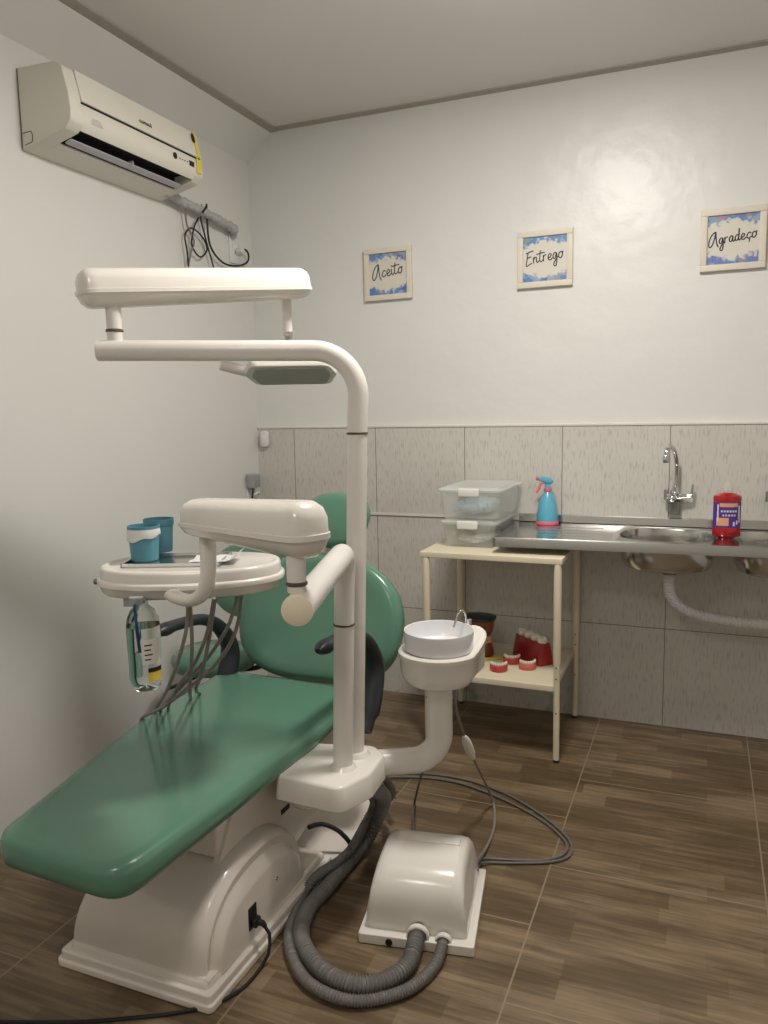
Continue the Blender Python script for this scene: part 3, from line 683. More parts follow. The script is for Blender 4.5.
# water bottle hanging below the tray
BX = (0.975, -2.197, 0.928)
WB = (BX[0], BX[1])
bz0, bz1 = (0.989, -2.209, 0.801)[2], (0.953, -2.192, 1.025)[2]
hh = bz1-bz0
b = new(); lathe(b, [(0, .012), (.018, .004), (.030, 0), (.036, .006), (.041, .03), (.0405, hh*.3), (.042, hh*.5), (.0425, hh*.72), (.039, hh*.83), (.030, hh*.92), (.016, hh*.985), (.014, hh+.008)], (WB[0], WB[1], bz0), 36, caps=True); part('water_bottle', b, 'glass'); WBO = LAST[0]
b = new(); lathe(b, [(0, .014), (.028, .003), (.034, .008), (.0385, .03), (.038, hh*.3), (.0395, hh*.5), (.0400, hh*.74), (0, hh*.74)], (WB[0], WB[1], bz0), 36, caps=False); part('water', b, 'water', WBO)
b = new(); tube(b, [(WB[0]-.008, WB[1]-.018, bz1), (WB[0]+.004, WB[1]-.02, bz0+hh*.45)], .0035, 8); part('dip_tube', b, 'blue', WBO)
def curved_label(bm, c, r, a0, a1, z0, z1, n=10):
    R = [[(c[0]+(r+dr)*math.cos(a), c[1]+(r+dr)*math.sin(a), z) for a in [a0+(a1-a0)*k/n for k in range(n+1)]] for dr, z in ((0, z0), (0, z1), (.0008, z1), (.0008, z0), (0, z0))]
    rings(bm, R, False, False, close=False)
ca = math.atan2(-3.756-WB[1], 2.29-WB[0])
b = new(); curved_label(b, WB, .0432, ca-.15, ca+1.0, bz0+hh*.33, bz0+hh*.62); part('bottle_label', b, 'label', WBO)
b = new(); curved_label(b, WB, .0428, ca+.15, ca+1.05, bz0+hh*.13, bz0+hh*.28); part('warning_label', b, 'yellow', WBO)
b = new(); curved_label(b, WB, .0436, ca+.15, ca+1.05, bz0+hh*.235, bz0+hh*.285); part('warning_band', b, 'blackpr', WBO)
b = new()
for k in range(4): curved_label(b, WB, .0438, ca+.0, ca+.35+.1*(k % 2), bz0+hh*(.38+.055*k), bz0+hh*(.395+.055*k), 4)
part('label_print', b, 'blackpr', WBO)
# spittoon
SX, SY = 1.553, -1.545
P = [(1.34, -1.665, .415)] + [(1.44, -1.603, .415)]
dv = Vector((SX-1.34, SY+1.665, 0)).normalized(); rb = .085; c = Vector((SX, SY, .415)); P = [Vector((1.345, -1.662, .415))]
for k in range(11):
    a = PI/2*k/10; P.append(c-dv*rb*(1-math.sin(a))+Vector((0, 0, 1))*rb*(1-math.cos(a)))
P.append(Vector((SX, SY, .68)))
b = new(); tube(b, P, .040, 28); part('spittoon_pipe', b, 'pole')
ex = Vector((1.642, -1.398, 0.774)) - Vector((SX, SY, 0)); ex = Vector((ex.x, ex.y)).normalized()
N_ = 64; out = []
for k in range(N_):
    a = 2*PI*k/N_; u = Vector((math.cos(a), math.sin(a))); cc = max(0, u.dot(ex))
    out.append(Vector((SX, SY))+u*(.119+.045*cc**5))
b = new(); slab(b, out, [(.035, .670), (.016, .673), (.005, .687), (.0, .705), (-.003, .748), (-.006, .752), (-.006, .766), (0, .772), (.010, .772), (.016, .768), (.03, .767)])
for v in b.verts:
    q = Vector((v.co.x-SX, v.co.y-SY)).dot(ex)
    if v.co.z > .74 and q > .03: v.co.z += (q-.03)*.30
    if v.co.z < .70 and q > .03: v.co.z += (q-.03)*.45
part('spittoon_holder', b, 'plastic')
b = new(); lathe(b, [(.03, .768), (.098, .768), (.104, .772), (.108, .828), (.107, .832), (.104, .831), (.099, .80), (.09, .785), (.05, .778), (0, .777)], (SX, SY, 0), 48, caps=False); part('spittoon_bowl', b, 'whitepl'); SB = LAST[0]
q = Vector((SX+ex.x*.112, SY+ex.y*.112))
b = new(); tube(b, spline([(q.x, q.y, .78), (q.x, q.y, .85), (q.x-ex.x*.012, q.y-ex.y*.012, .872), (q.x-ex.x*.03, q.y-ex.y*.03, .868), (q.x-ex.x*.045-.005, q.y-ex.y*.045, .825)], .006), .0035, 10); tube(b, [(q.x+.012, q.y-.005, .79), (q.x+.012, q.y-.005, .845)], .008, 12); part('water_spout', b, 'chrome', SB)

# ------------------------------------------------------------------ things on the tray
b = new(); box(b, (-.135, -.075, 0), (.135, .085, .003), bev=.001)
for s_ in (((-.135, -.075), (.135, -.070)), ((-.135, .08), (.135, .085)), ((-.135, -.075), (-.130, .085)), ((.130, -.075), (.135, .085))): box(b, (*s_[0], 0), (*s_[1], .010))
b.transform(T(TC.x, TC.y, 1.092) @ RZ(math.radians(22)) @ T(-.045, .02, 0))
tag(obj('metal_tray', b, 'steel', origin=(TC.x, TC.y, 1.092)), 'shallow steel instrument tray lying on the white oval chair tray', 'tray')
b = new(); NN = 12; V = []
for i in range(NN+1):
    r = []
    for j in range(9):
        x = .0+.135*i/NN; y = -.04+.10*j/8
        r.append(b.verts.new((x, y, .004+.002*math.sin(i*.9+j)+(.022*max(0, (i-9)/3)**1.5))))
    V.append(r)
for i in range(NN):
    for j in range(8): b.faces.new((V[i][j], V[i+1][j], V[i+1][j+1], V[i][j+1]))
g = bmesh.ops.extrude_face_region(b, geom=b.faces[:]); bmesh.ops.translate(b, vec=(0, 0, .0015), verts=[v for v in g['geom'] if isinstance(v, bmesh.types.BMVert)])
b.transform(T(TC.x, TC.y, 1.0955) @ RZ(math.radians(22)))
tag(obj('paper_napkin', b, 'paper', smooth=True, origin=(TC.x+.06, TC.y, 1.097)), 'white paper napkin with a raised end on the steel tray', 'napkin')
def cup(P, h, r, label, liner):
    t = thing('plastic_cup', label, 'cup', P, 0, None)
    b = new(); S = 40
    prof = [(r*.0, 0), (r*.86, 0), (r*.88, .003)]
    n = 9
    for k in range(n):
        z = .006+(h-.03)*k/(n-1); rr_ = r*(.885+.095*k/(n-1)); prof += [(rr_+.0006, z), (rr_-.0006, z+.003)]
    prof += [(r*1.0, h-.02), (r*1.04, h-.018), (r*1.04, h), (r*.98, h), (r*.95, h-.02), (r*.82, .006), (0, .006)]
    lathe(b, prof, seg=S, caps=False)
    for v in b.verts:
        a = math.atan2(v.co.y, v.co.x)
        if v.co.z < h-.021 and math.hypot(v.co.x, v.co.y) > r*.86:
            k = 1-.012*(.5+.5*math.cos(a*20)); v.co.x *= k; v.co.y *= k
    obj('cup_body', b, 'cup', t)
    if liner:
        b = new(); lathe(b, [(r*.955, h-.01), (r*1.045, h+.002), (r*1.07, h-.006), (r*1.075, h-.027), (r*1.055, h-.029)], seg=36, caps=False)
        for v in b.verts:
            a = math.atan2(v.co.y, v.co.x)
            if v.co.z < h-.024: v.co.z += .008*math.sin(a+.9)+.003*math.sin(5*a)
            if v.co.z > h-.01: v.co.z -= .004
        b.transform(T(0, 0, -.006)); obj('bag_liner', b, 'paper', t)
c1 = (0.844, -2.016, 1.096); c2 = (0.822, -1.910, 1.096)
cup(tuple(c1), .098, .0425, 'teal woven-look cup with a white bag liner on the tray', True)
cup((c2[0]-.030, c2[1]+.025, 1.0955), .098, .0425, 'teal woven-look cup without liner, behind the lined one', False)
b = new(); P = [(1.114, -1.958, 1.131), (1.112, -1.914, 1.143), (1.103, -1.872, 1.156)]; tube(b, P, .004, 8); b.free()

# ------------------------------------------------------------------ junction box with corrugated hoses
JB = thing('utility_box', 'white domed utility box on the floor where two corrugated hoses enter', 'utility box', (1.552, -1.688, 0), math.radians(9.8))
hw, hd = .165, .19
b = new(); slab(b, rpoly([(-hw, -hd), (hw, -hd), (hw, hd), (-hw, hd)], .008), round_prof(.030, .003)); obj('base_tray', b, 'plastic', JB)
R = []
for x, s, h in ((-.150, .93, .135), (-.143, .96, .157), (-.128, .97, .169), (-.10, .975, .173), (.10, .975, .173), (.124, .97, .169), (.137, .96, .157), (.143, .93, .135)):
    o = []
    for k in range(29):
        a = PI*k/28; c = math.cos(a); q = math.sin(a)
        o.append((x*(1-.10*abs(q)**.9*abs(x)/.15), -s*.165*math.copysign(abs(c)**.62, c), .028+h*abs(q)**.62))
    R.append(o)
b = new(); rings(b, R)
box(b, (-.09, .02, .197), (.10, .055, .205), bev=.002)
obj('cover', b, 'plastic', JB)
b = new()
for x, r in ((.006, .028), (.078, .020)):
    lathe(b, [(r, 0), (r+.004, .002), (r+.004, .016), (r, .018)], (0, 0, 0), 24, T(x, -.180, r+.008) @ RX(PI/2) @ T(0, 0, -.012), caps=False)
obj('hose_collar', b, 'plastic', JB)
b = new(); lathe(b, [(0, 0), (.010, 0), (.010, .004), (0, .004)], (0, 0, 0), 16, T(-.075, -.1895, .014) @ RX(PI/2)); obj('empty_port', b, 'gap', JB)
JM = world_m(JB)
ha = JM @ Vector((.006, -.15, .046)); hb = JM @ Vector((.078, -.15, .034)); ha2 = JM @ Vector((.004, -.197, .038)); hb2 = JM @ Vector((.077, -.197, .027))
b = new(); corrugated(b, [tuple(ha), tuple(ha2), (1.597, -1.965, 0.026), (1.564, -2.042, 0.026), (1.493, -2.088, 0.026), (1.387, -2.066, 0.026), (1.285, -1.982, 0.026), (1.237, -1.863, 0.026), (1.241, -1.735, 0.026), (1.248, -1.579, 0.028), (1.266, -1.470, 0.050), (1.293, -1.433, 0.120), (1.336, -1.488, 0.220), (1.385, -1.70, .36)], .0245, .0098, .26)
tag(obj('corrugated_hose', b, 'hose', origin=(1.44, -2.0, 0)), 'thicker grey corrugated hose looping in front of the utility box', 'hose')
b = new(); corrugated(b, [tuple(hb), tuple(hb2), (1.661, -1.946, 0.018), (1.620, -2.050, 0.018), (1.512, -2.129, 0.018), (1.384, -2.118, 0.018), (1.284, -2.040, 0.018), (1.226, -1.946, 0.018), (1.192, -1.815, 0.018), (1.20, -1.74, .05), (1.235, -1.64, .055), (1.254, -1.575, 0.070), (1.254, -1.458, 0.100), (1.282, -1.448, 0.180), (1.31, -1.66, .35)], .0165, .0078, .26)
tag(obj('corrugated_hose', b, 'hose', origin=(1.44, -2.1, 0)), 'thinner grey corrugated hose on the outside of the floor loop', 'hose')
# third flat dark hose behind the mount
b = new(); tube(b, spline([(1.37, -1.64, .40), (1.328, -1.397, 0.200), (1.256, -1.301, 0.080), (1.244, -1.385, 0.030), (1.231, -1.504, 0.018), (1.25, -1.52, .014)], .02), .014, 12)
tag(obj('drain_hose', b, 'hose', origin=(1.3, -1.6, 0)), 'dark smooth hose dropping to the floor behind the pole mount', 'hose')
# grey cables on the floor
b = new(); tube(b, spline([(1.30, -1.30, .12), (1.088, -1.021, 0.020), (1.214, -0.919, 0.007), (1.399, -0.897, 0.007), (1.601, -0.962, 0.007), (1.775, -1.064, 0.007), (1.884, -1.180, 0.007), (1.894, -1.262, 0.007), (1.841, -1.320, 0.007), (1.733, -1.360, 0.007), (1.646, -1.395, 0.012), (1.665, -1.52, .05)], .02), .0045, 8)
tag(obj('grey_cable', b, 'cable', origin=(1.7, -1.1, 0)), 'grey cable in a wide loop on the floor, inner one of the pair', 'cable')
b = new(); tube(b, spline([(1.30, -1.28, .13), (1.082, -0.986, 0.020), (1.209, -0.883, 0.007), (1.401, -0.860, 0.007), (1.606, -0.918, 0.007), (1.781, -1.039, 0.007), (1.896, -1.169, 0.007), (1.912, -1.268, 0.007), (1.853, -1.328, 0.007), (1.743, -1.375, 0.007), (1.653, -1.418, 0.012), (1.66, -1.53, .04)], .02), .0045, 8)
tag(obj('grey_cable', b, 'cable', origin=(1.75, -1.1, 0)), 'grey cable in a wide loop on the floor, outer one of the pair', 'cable')
b = new(); tube(b, spline([(1.490, -1.519, 0.361), (1.443, -1.419, 0.280), (1.307, -1.114, 0.020), (1.330, -1.201, 0.008), (1.374, -1.308, 0.007), (1.445, -1.445, 0.030)], .02), .0045, 8)
tag(obj('grey_cable', b, 'cable', origin=(1.35, -1.2, 0)), 'grey cable running straight behind the utility box under the spittoon pipe', 'cable')
t = thing('suction_tube', 'thin grey suction tube with an inline filter hanging from the spittoon', 'tube', (1.6, -1.3, 0))
P0 = [(1.585, -1.49, .665), (1.573, -1.437, 0.543), (1.569, -1.347, 0.424), (1.568, -1.273, 0.333), (1.577, -1.177, 0.214), (1.580, -1.062, 0.088), (1.597, -1.039, 0.012), (1.633, -1.183, 0.007), (1.642, -1.313, 0.012), (1.655, -1.50, .06)]
b = new(); tube(b, spline(P0, .02), .0048, 8); obj('tubing', b, 'tube', t, True)
a, c = Vector((1.570, -1.338, 0.407)), Vector((1.574, -1.244, 0.285))
b = new(); tube(b, [a+(c-a)*k for k in (0, .15, .35, .7, .9, 1)], [.006, .013, .0165, .0165, .011, .006], 16); obj('inline_filter', b, 'latch', t, True)
# black power cord
t = thing('power_cord', 'black mains cord plugged into the chair base and trailing across the floor', 'cord', (1.2, -2.1, 0))
b = new(); tube(b, spline([(1.20, -2.048, .10), (1.222, -2.05, .075), (1.228, -2.07, .03), (1.219, -2.090, 0.006), (1.212, -2.188, 0.006), (1.150, -2.278, 0.006), (0.984, -2.380, 0.006), (0.804, -2.460, 0.006), (.5, -2.56, .006), (.2, -2.6, .006)], .02), .0048, 8); obj('cord', b, 'bcable', t, True)
b = new(); box(b, (1.1752, -2.068, .093), (1.192, -2.042, .118), bev=.003); tube(b, [(1.190, -2.055, .106), (1.202, -2.051, .102), (1.210, -2.049, .092)], [.010, .0085, .006], 12); obj('plug', b, 'bcable', t, True)
b = new(); tube(b, spline([(1.12, -1.62, .14), (1.143, -1.570, 0.130), (1.198, -1.547, 0.100), (1.240, -1.531, 0.035), (1.225, -1.56, .012), (1.222, -1.70, .008), (1.216, -1.83, .008), (1.215, -1.93, .008)], .02), .008, 10)
tag(obj('black_cable', b, 'bcable', origin=(1.2, -1.6, 0)), 'black cable arching out from under the chair beside the corrugated hoses', 'cable')

# ------------------------------------------------------------------ stool behind the chair
st = Vector((0.341, -0.999, 0.480)); stx, sty = st.x, st.y
ST = thing('rolling_stool', 'green dentist stool standing behind the chair by the left wall', 'stool', (stx, sty, 0))
b = new(); lathe(b, [(0, .405), (.15, .405), (.175, .415), (.185, .44), (.180, .462), (.155, .482), (.08, .490), (0, .491)], seg=44, caps=False); obj('seat', b, 'green', ST)
b = new(); lathe(b, [(.11, .398), (.11, .405)], seg=28); lathe(b, [(.028, .12), (.028, .25), (.018, .25), (.018, .40)], seg=20); obj('gas_column', b, 'black', ST)
b = new()
for k in range(5):
    a = 2*PI*k/5+.3
    tube(b, [(0, 0, .115), (.12*math.cos(a), .12*math.sin(a), .10), (.25*math.cos(a), .25*math.sin(a), .070)], [.026, .022, .016], 12)
obj('star_base', b, 'black', ST)
for k in range(5):
    a = 2*PI*k/5+.3; b = new(); lathe(b, [(0, -.016), (.024, -.016), (.027, -.008), (.027, .008), (.024, .016), (0, .016)], (0, 0, 0), 20, T(.25*math.cos(a), .25*math.sin(a), .0275) @ RZ(a) @ RX(PI/2), caps=False)
    tube(b, [(.25*math.cos(a), .25*math.sin(a), .05), (.25*math.cos(a), .25*math.sin(a), .075)], .007, 8); obj('caster', b, 'black', ST)
b = new(); tube(b, [(.0, -.02, .396), (-.02, -.12, .39), (-.075, -.235, .375)], [.005, .005, .008], 10); obj('height_lever', b, 'black', ST)
bk = Vector((0.523, -0.920, 0.786)); bo = bk-Vector((stx, sty, 0)); ang = math.atan2(bo.y, bo.x)
b = new(); slab(b, super_out(.20, .17, 2.4, 56), [(.03, -.022), (.006, -.018), (0, 0), (.006, .02), (.03, .028)], T(bo.x, bo.y, bk.z) @ RZ(.35) @ RX(math.radians(86)), crown=.006); obj('backrest', b, 'green', ST)
b = new(); tube(b, spline([(0, 0, .40), (bo.x*.6, bo.y*.6, .39), (bo.x*1.08, bo.y*1.08, .41), (bo.x*1.2, bo.y*1.2, .50), (bo.x*1.13, bo.y*1.13, bk.z)], .03), .011, 12)
kn = Vector((.16, -.11, .40)); lathe(b, [(0, 0), (.022, .0), (.024, .01), (.022, .03), (0, .03)], tuple(kn-Vector((0, 0, .03))), 10, caps=False)
obj('back_bracket', b, 'black', ST)

# ------------------------------------------------------------------ side table
TX0, TX1, TY0, TY1 = 1.145, 1.765, -.575, -.03
TB = thing('side_table', 'cream painted metal side table with a lower shelf under the sink end', 'table', ((TX0+TX1)/2, (TY0+TY1)/2, 0))
b = new(); box(b, (TX0, TY0, .857), (TX1, TY1, .883), bev=.003); part('tabletop', b, 'cream', TB)
b = new(); box(b, (TX0+.03, TY0+.015, .306), (TX1-.03, TY1-.005, .334), bev=.003); part('shelf', b, 'cream', TB)
for lx, ly in ((1.170, -.563), (1.745, -.563), (1.170, -.045), (1.745, -.045)):
    b = new(); lathe(b, [(.0135, .012), (.0135, .42), (.0145, .43), (.0165, .44), (.0165, .83), (.013, .857)], (lx, ly, 0), 18)
    for hz in (.25, .39, .31) if ly < -.3 else (.25, .39):
        pass
    part('leg', b, 'cream', TB); LG = LAST[0]
    b = new(); lathe(b, [(.013, 0), (.013, .012), (.012, .016)], (lx, ly, 0), 16); part('rubber_foot', b, 'black', LG)
    for hz in (.22, .37, .42):
        b = new(); lathe(b, [(0, 0), (.0035, 0), (.0035, .002), (0, .002)], (0, 0, 0), 10, T(lx, ly-.0137-(.0025 if hz > .4 else 0), hz) @ RX(PI/2)); part('screw', b, 'darkring', LG)

# storage boxes
def storage_box(name, x0, x1, y0, y1, z0, h, label, taper=.012, lidover=.012):
    t = thing(name, label, 'box', ((x0+x1)/2, (y0+y1)/2, z0))
    hx, hy = (x1-x0)/2, (y1-y0)/2
    o = rpoly([(-hx, -hy), (hx, -hy), (hx, hy), (-hx, hy)], .03, 5)
    b = new(); hb_ = h-.016
    slab(b, o, [(taper+.012, 0), (taper+.003, .002), (taper, .008), (0, hb_), (-.003, hb_+.001), (.0025, hb_), (taper+.004, .009), (taper+.013, .005)], None, (True, True))
    obj('container', b, 'clearbox', t)
    b = new(); slab(b, o, [(-.004, hb_-.006), (-.011, hb_-.004), (-.012, hb_+.004), (-.006, hb_+.008), (.010, hb_+.009), (.014, hb_+.014), (.021, hb_+.015)], None, (False, True)); obj('lid', b, 'lid', t)
    b = new(); box(b, (-.047, -hy-.018, hb_-.024), (.047, -hy-.006, hb_+.012), bev=.004)
    for k in range(8): box(b, (-.042+k*.0108, -hy-.0195, hb_-.006), (-.037+k*.0108, -hy-.017, hb_+.008))
    obj('latch', b, 'latch', t)
    return t
storage_box('storage_box', 1.200, 1.446, -.432, -.05, .884, .125, 'clear plastic storage box at the bottom of the stack on the cream table')
storage_box('storage_box', 1.192, 1.472, -.440, -.035, 1.0105, .145, 'clear plastic storage box on top of the other one')
def wrap(x, y, z, sx, sy, sz, m, label, seed):
    random.seed(seed); b = new(); bmesh.ops.create_icosphere(b, subdivisions=4, radius=1)
    for v in b.verts:
        p = v.co; k = 1+.09*math.sin(p.x*7+seed)+.08*math.sin(p.y*9+seed*2)+.05*math.sin((p.x+p.y)*15)
        v.co = Vector((math.copysign(abs(p.x)**.6, p.x)*sx*k, math.copysign(abs(p.y)**.6, p.y)*sy*k, max(-1, min(1, p.z*1.3))*sz*k))
    lo = min(v.co.z for v in b.verts); b.transform(T(0, 0, -lo)); o = obj('wrapped_bundle', b, m, smooth=True); o.location = (x, y, z); tag(o, label, 'bundle')
wrap(1.325, -.24, .8935, .078, .13, .014, 'label', 'white folded bundle at the bottom of the lower clear box', 1)
wrap(1.33, -.20, .930, .07, .11, .018, 'palegreen', 'pale green bundle lying on the white one in the lower clear box', 4)
wrap(1.315, -.24, 1.0205, .078, .13, .028, 'paleblue', 'pale blue wrapped bundle in the upper clear box', 2)

# dental models on the shelf
def tooth(bm, x, y, z, s, Mx=None):
    P = [(0, -.0), (.75*s, 0), (.95*s, .5*s), (1.0*s, 1.0*s), (.8*s, 1.35*s), (.35*s, 1.42*s), (0, 1.36*s)]
    vs = lathe(bm, P, (0, 0, 0), 12, T(x, y, z), caps=False)
    if Mx is not None: bmesh.ops.transform(bm, matrix=Mx, verts=vs)
BLK = thing('tooth_model', 'large red gum block model with four white teeth at the shelf corner', 'dental model', (1.575, -.235, .3345), math.radians(-42))
b = new(); R = []
for x, w in ((-.108, .6), (-.10, .9), (-.06, 1), (.06, 1), (.10, .95), (.108, .7)):
    R.append([(x, -.045*w, 0), (x, -.040*w, .04*w), (x, -.024*w, .10), (x, .024*w, .10), (x, .040*w, .04), (x, .045*w, 0)])
rings(b, R); obj('gum_block', b, 'red', BLK)
for k in range(4):
    b = new(); tooth(b, 0, 0, 0, .024)
    for v in b.verts: v.co.z += .004*math.cos(3*math.atan2(v.co.y, v.co.x)) if v.co.z > .02 else 0
    b.transform(T(-.075+k*.05, 0, .092)); obj('tooth', b, 'tooth', BLK)
JW = thing('jaw_model', 'brown gum articulated jaw model with black top, behind the spittoon bowl', 'dental model', (*(1.325, -0.241, 0.334)[:2], .3345)); JW.scale = (1.25, 1.15, 1.05)
b = new(); slab(b, super_out(.052, .045, 2.4, 40), [(.0, .0), (.0, .02), (.006, .045), (.010, .07)]); obj('lower_jaw', b, 'brown', JW)
b = new(); slab(b, super_out(.052, .045, 2.4, 40), [(.010, .095), (.004, .11), (-.002, .145), (-.002, .162)]); obj('upper_jaw', b, M['orange'] if False else 'brown', JW)
b = new()
for k in range(11):
    a = PI*1.05+PI*.9*k/10
    for z in (.068, .083): bmesh.ops.create_uvsphere(b, u_segments=10, v_segments=8, radius=1, matrix=T(.041*math.cos(a), .036*math.sin(a), z) @ Matrix.Diagonal((.0075, .0075, .0095, 1)))
obj('teeth', b, 'orange', JW, smooth=True)
b = new(); slab(b, super_out(.060, .052, 2.4, 40), [(.004, .162), (.0, .166), (-.002, .178), (.006, .182)]); slab(b, super_out(.05, .043, 2.4, 40), [(0, -.0), (0, .004)], T(0, 0, 0)); tube(b, [(0, .048, .03), (0, .06, .09), (0, .05, .165)], .006, 10); obj('black_top', b, 'black', JW)
def small_model(x, y, rz, m, label):
    t = thing('denture_model', label, 'dental model', (x, y, .3345), rz)
    o = []
    for k in range(25):
        a = PI*k/24; o.append(Vector((.040*math.cos(a), .040*math.sin(a)-.018)))
    b = new(); slab(b, o, [(.003, 0), (.0, .004), (0, .018), (.004, .030), (.01, .034)]); obj('gum', b, m, t)
    b = new()
    for k in range(10):
        a = PI*.06+PI*.88*k/9
        bmesh.ops.create_uvsphere(b, u_segments=10, v_segments=8, radius=1, matrix=T(.034*math.cos(a), .034*math.sin(a)-.018, .036) @ Matrix.Diagonal((.0055, .0055, .008, 1)))
    obj('teeth', b, 'tooth', t, smooth=True)
small_model(1.470, -.455, PI+.3, 'gum', 'small red denture model nearest the shelf front edge')
small_model(1.500, -.330, PI+.2, 'gum', 'small red denture model behind the other two small ones')
small_model(1.588, -.385, PI+.5, 'pinkgum', 'small pink denture model in front of the tooth block')
b = new(); slab(b, rpoly([(-.07, -.008), (.07, -.008), (.07, .008), (-.07, .008)], .006), round_prof(.010, .003), T(1.41, -.30, .3345) @ RZ(.45))
slab(b, rpoly([(.05, -.010), (.085, -.010), (.085, .010), (.05, .010)], .006), round_prof(.012, .003), T(1.41, -.30, .3345) @ RZ(.45))
tag(obj('yellow_brush', b, 'yellow', origin=(1.41, -.30, .3345)), 'flat yellow brush lying on the shelf beside the small models', 'brush')

# ------------------------------------------------------------------ sink
SK = thing('steel_sink', 'stainless steel double bowl sink counter along the tiled wall', 'sink', (2.2, -.25, .92))
SX0, SX1, SZ = 1.462, 2.96, .952
def sy_front(x): return -.530+(x-1.462)*.045
def oval(cx, cy, a, bb, n=48, ex=2.7): return super_out(a, bb, ex, n, cx, cy)
bowls = [(2.155, -.262, .193, .178), (2.60, -.245, .193, .178)]
b = new()
# worktop: outer outline stitched round each bowl in three panels
def panel(bm, x0, x1, hole=None):
    P = []
    nx, ny = 14, 10
    per = []
    for k in range(nx): per.append((x0+(x1-x0)*k/nx, 'f'))
    yb = -.012
    pts = []
    for k in range(nx): x = x0+(x1-x0)*k/nx; pts.append(Vector((x, sy_front(x)+.006, SZ)))
    for k in range(ny): y = sy_front(x1)+.006+(yb-sy_front(x1)-.006)*k/ny; pts.append(Vector((x1, y, SZ)))
    for k in range(nx): x = x1+(x0-x1)*k/nx; pts.append(Vector((x, yb, SZ)))
    for k in range(ny): y = yb+(sy_front(x0)+.006-yb)*k/ny; pts.append(Vector((x0, y, SZ)))
    if hole is None:
        bm.faces.new([bm.verts.new(p) for p in pts]); return
    cx, cy, a, bb = hole
    def rad(p, s, z):
        d_ = Vector((p.x-cx, p.y-cy)); th = math.atan2(d_.y/bb, d_.x/a); c_, s_ = math.cos(th), math.sin(th); ex_ = 2.7
        k_ = (abs(c_)**ex_+abs(s_)**ex_)**(-1/ex_)
        return Vector((cx+a*s*k_*c_, cy+bb*s*k_*s_, z))
    R_ = [pts, [rad(p, 1.03, SZ) for p in pts], [rad(p, 1.0, SZ-.003) for p in pts]]
    rings(bm, R_, False, False)
panel(b, SX0+.004, 1.93); panel(b, 1.93, 2.375, bowls[0]); panel(b, 2.375, 2.83, bowls[1]); panel(b, 2.83, SX1)
# rolled edges: front apron, left apron, back upstand
R = []
for x in [SX0+(SX1-SX0)*k/20 for k in range(21)]:
    y = sy_front(x); R.append([(x, y+.006, SZ), (x, y+.002, SZ+.0015), (x, y, SZ-.004), (x, y, SZ-.040), (x, y+.012, SZ-.040), (x, y+.012, SZ-.012)])
rings(b, R)
R = [[(SX0+.006, y, SZ), (SX0+.001, y, SZ+.0015), (SX0, y, SZ-.004), (SX0, y, SZ-.038), (SX0+.01, y, SZ-.038), (SX0+.01, y, SZ-.01)] for y in (sy_front(SX0), -.3, -.012)]
rings(b, R)
R = [[(x, -.020, SZ-.001), (x, -.028, SZ+.003), (x, -.024, SZ+.036), (x, -.0155, SZ+.040), (x, -.0155, SZ-.02)] for x in (SX0, SX1)]
rings(b, R)
for k in range(4): tube(b, [(1.60, -.40+k*.08, SZ), (1.88, -.40+k*.08, SZ)], [.003, .003], 8, flat=(.6, 1.6))
part('worktop', b, 'steel', SK, smooth=None)
for (cx, cy, a, bb) in bowls:
    b = new(); R = []
    for s, z in ((1.0, SZ-.002), (.985, SZ-.01), (.975, SZ-.05), (.95, SZ-.10), (.88, SZ-.128), (.72, SZ-.140), (.3, SZ-.145), (.12, SZ-.147)):
        R.append([Vector((p.x, p.y, z)) for p in oval(cx, cy, a*s, bb*s)])
    for s, z in ((.12, SZ-.1485), (.3, SZ-.1465), (.725, SZ-.1415), (.89, SZ-.1295), (.96, SZ-.101), (.985, SZ-.05), (.995, SZ-.012)):
        R.append([Vector((p.x, p.y, z)) for p in oval(cx, cy, a*s, bb*s)])
    rings(b, R, False, False); part('basin', b, 'steel', SK); BN = LAST[0]
    b = new(); lathe(b, [(.0, .004), (.03, .004), (.034, .0), (.034, -.012), (.03, -.02), (.0, -.02)], (cx+.01, cy, SZ-.149), 24, caps=False); part('drain_fitting', b, 'zinc', BN)
# white corrugated drain pipe
b = new(); corrugated(b, [(2.165, -.262, .785), (2.165, -.262, .74), (2.178, -.25, .677), (2.225, -.23, .628), (2.30, -.21, .597), (2.42, -.20, .580), (2.56, -.20, .576), (2.80, -.20, .565), (3.0, -.20, .55)], .025, .010, .16)
tag(obj('drain_pipe', b, 'whitepl', origin=(2.3, -.23, .6)), 'white corrugated drain pipe curving from the sink bowl to the right', 'pipe')
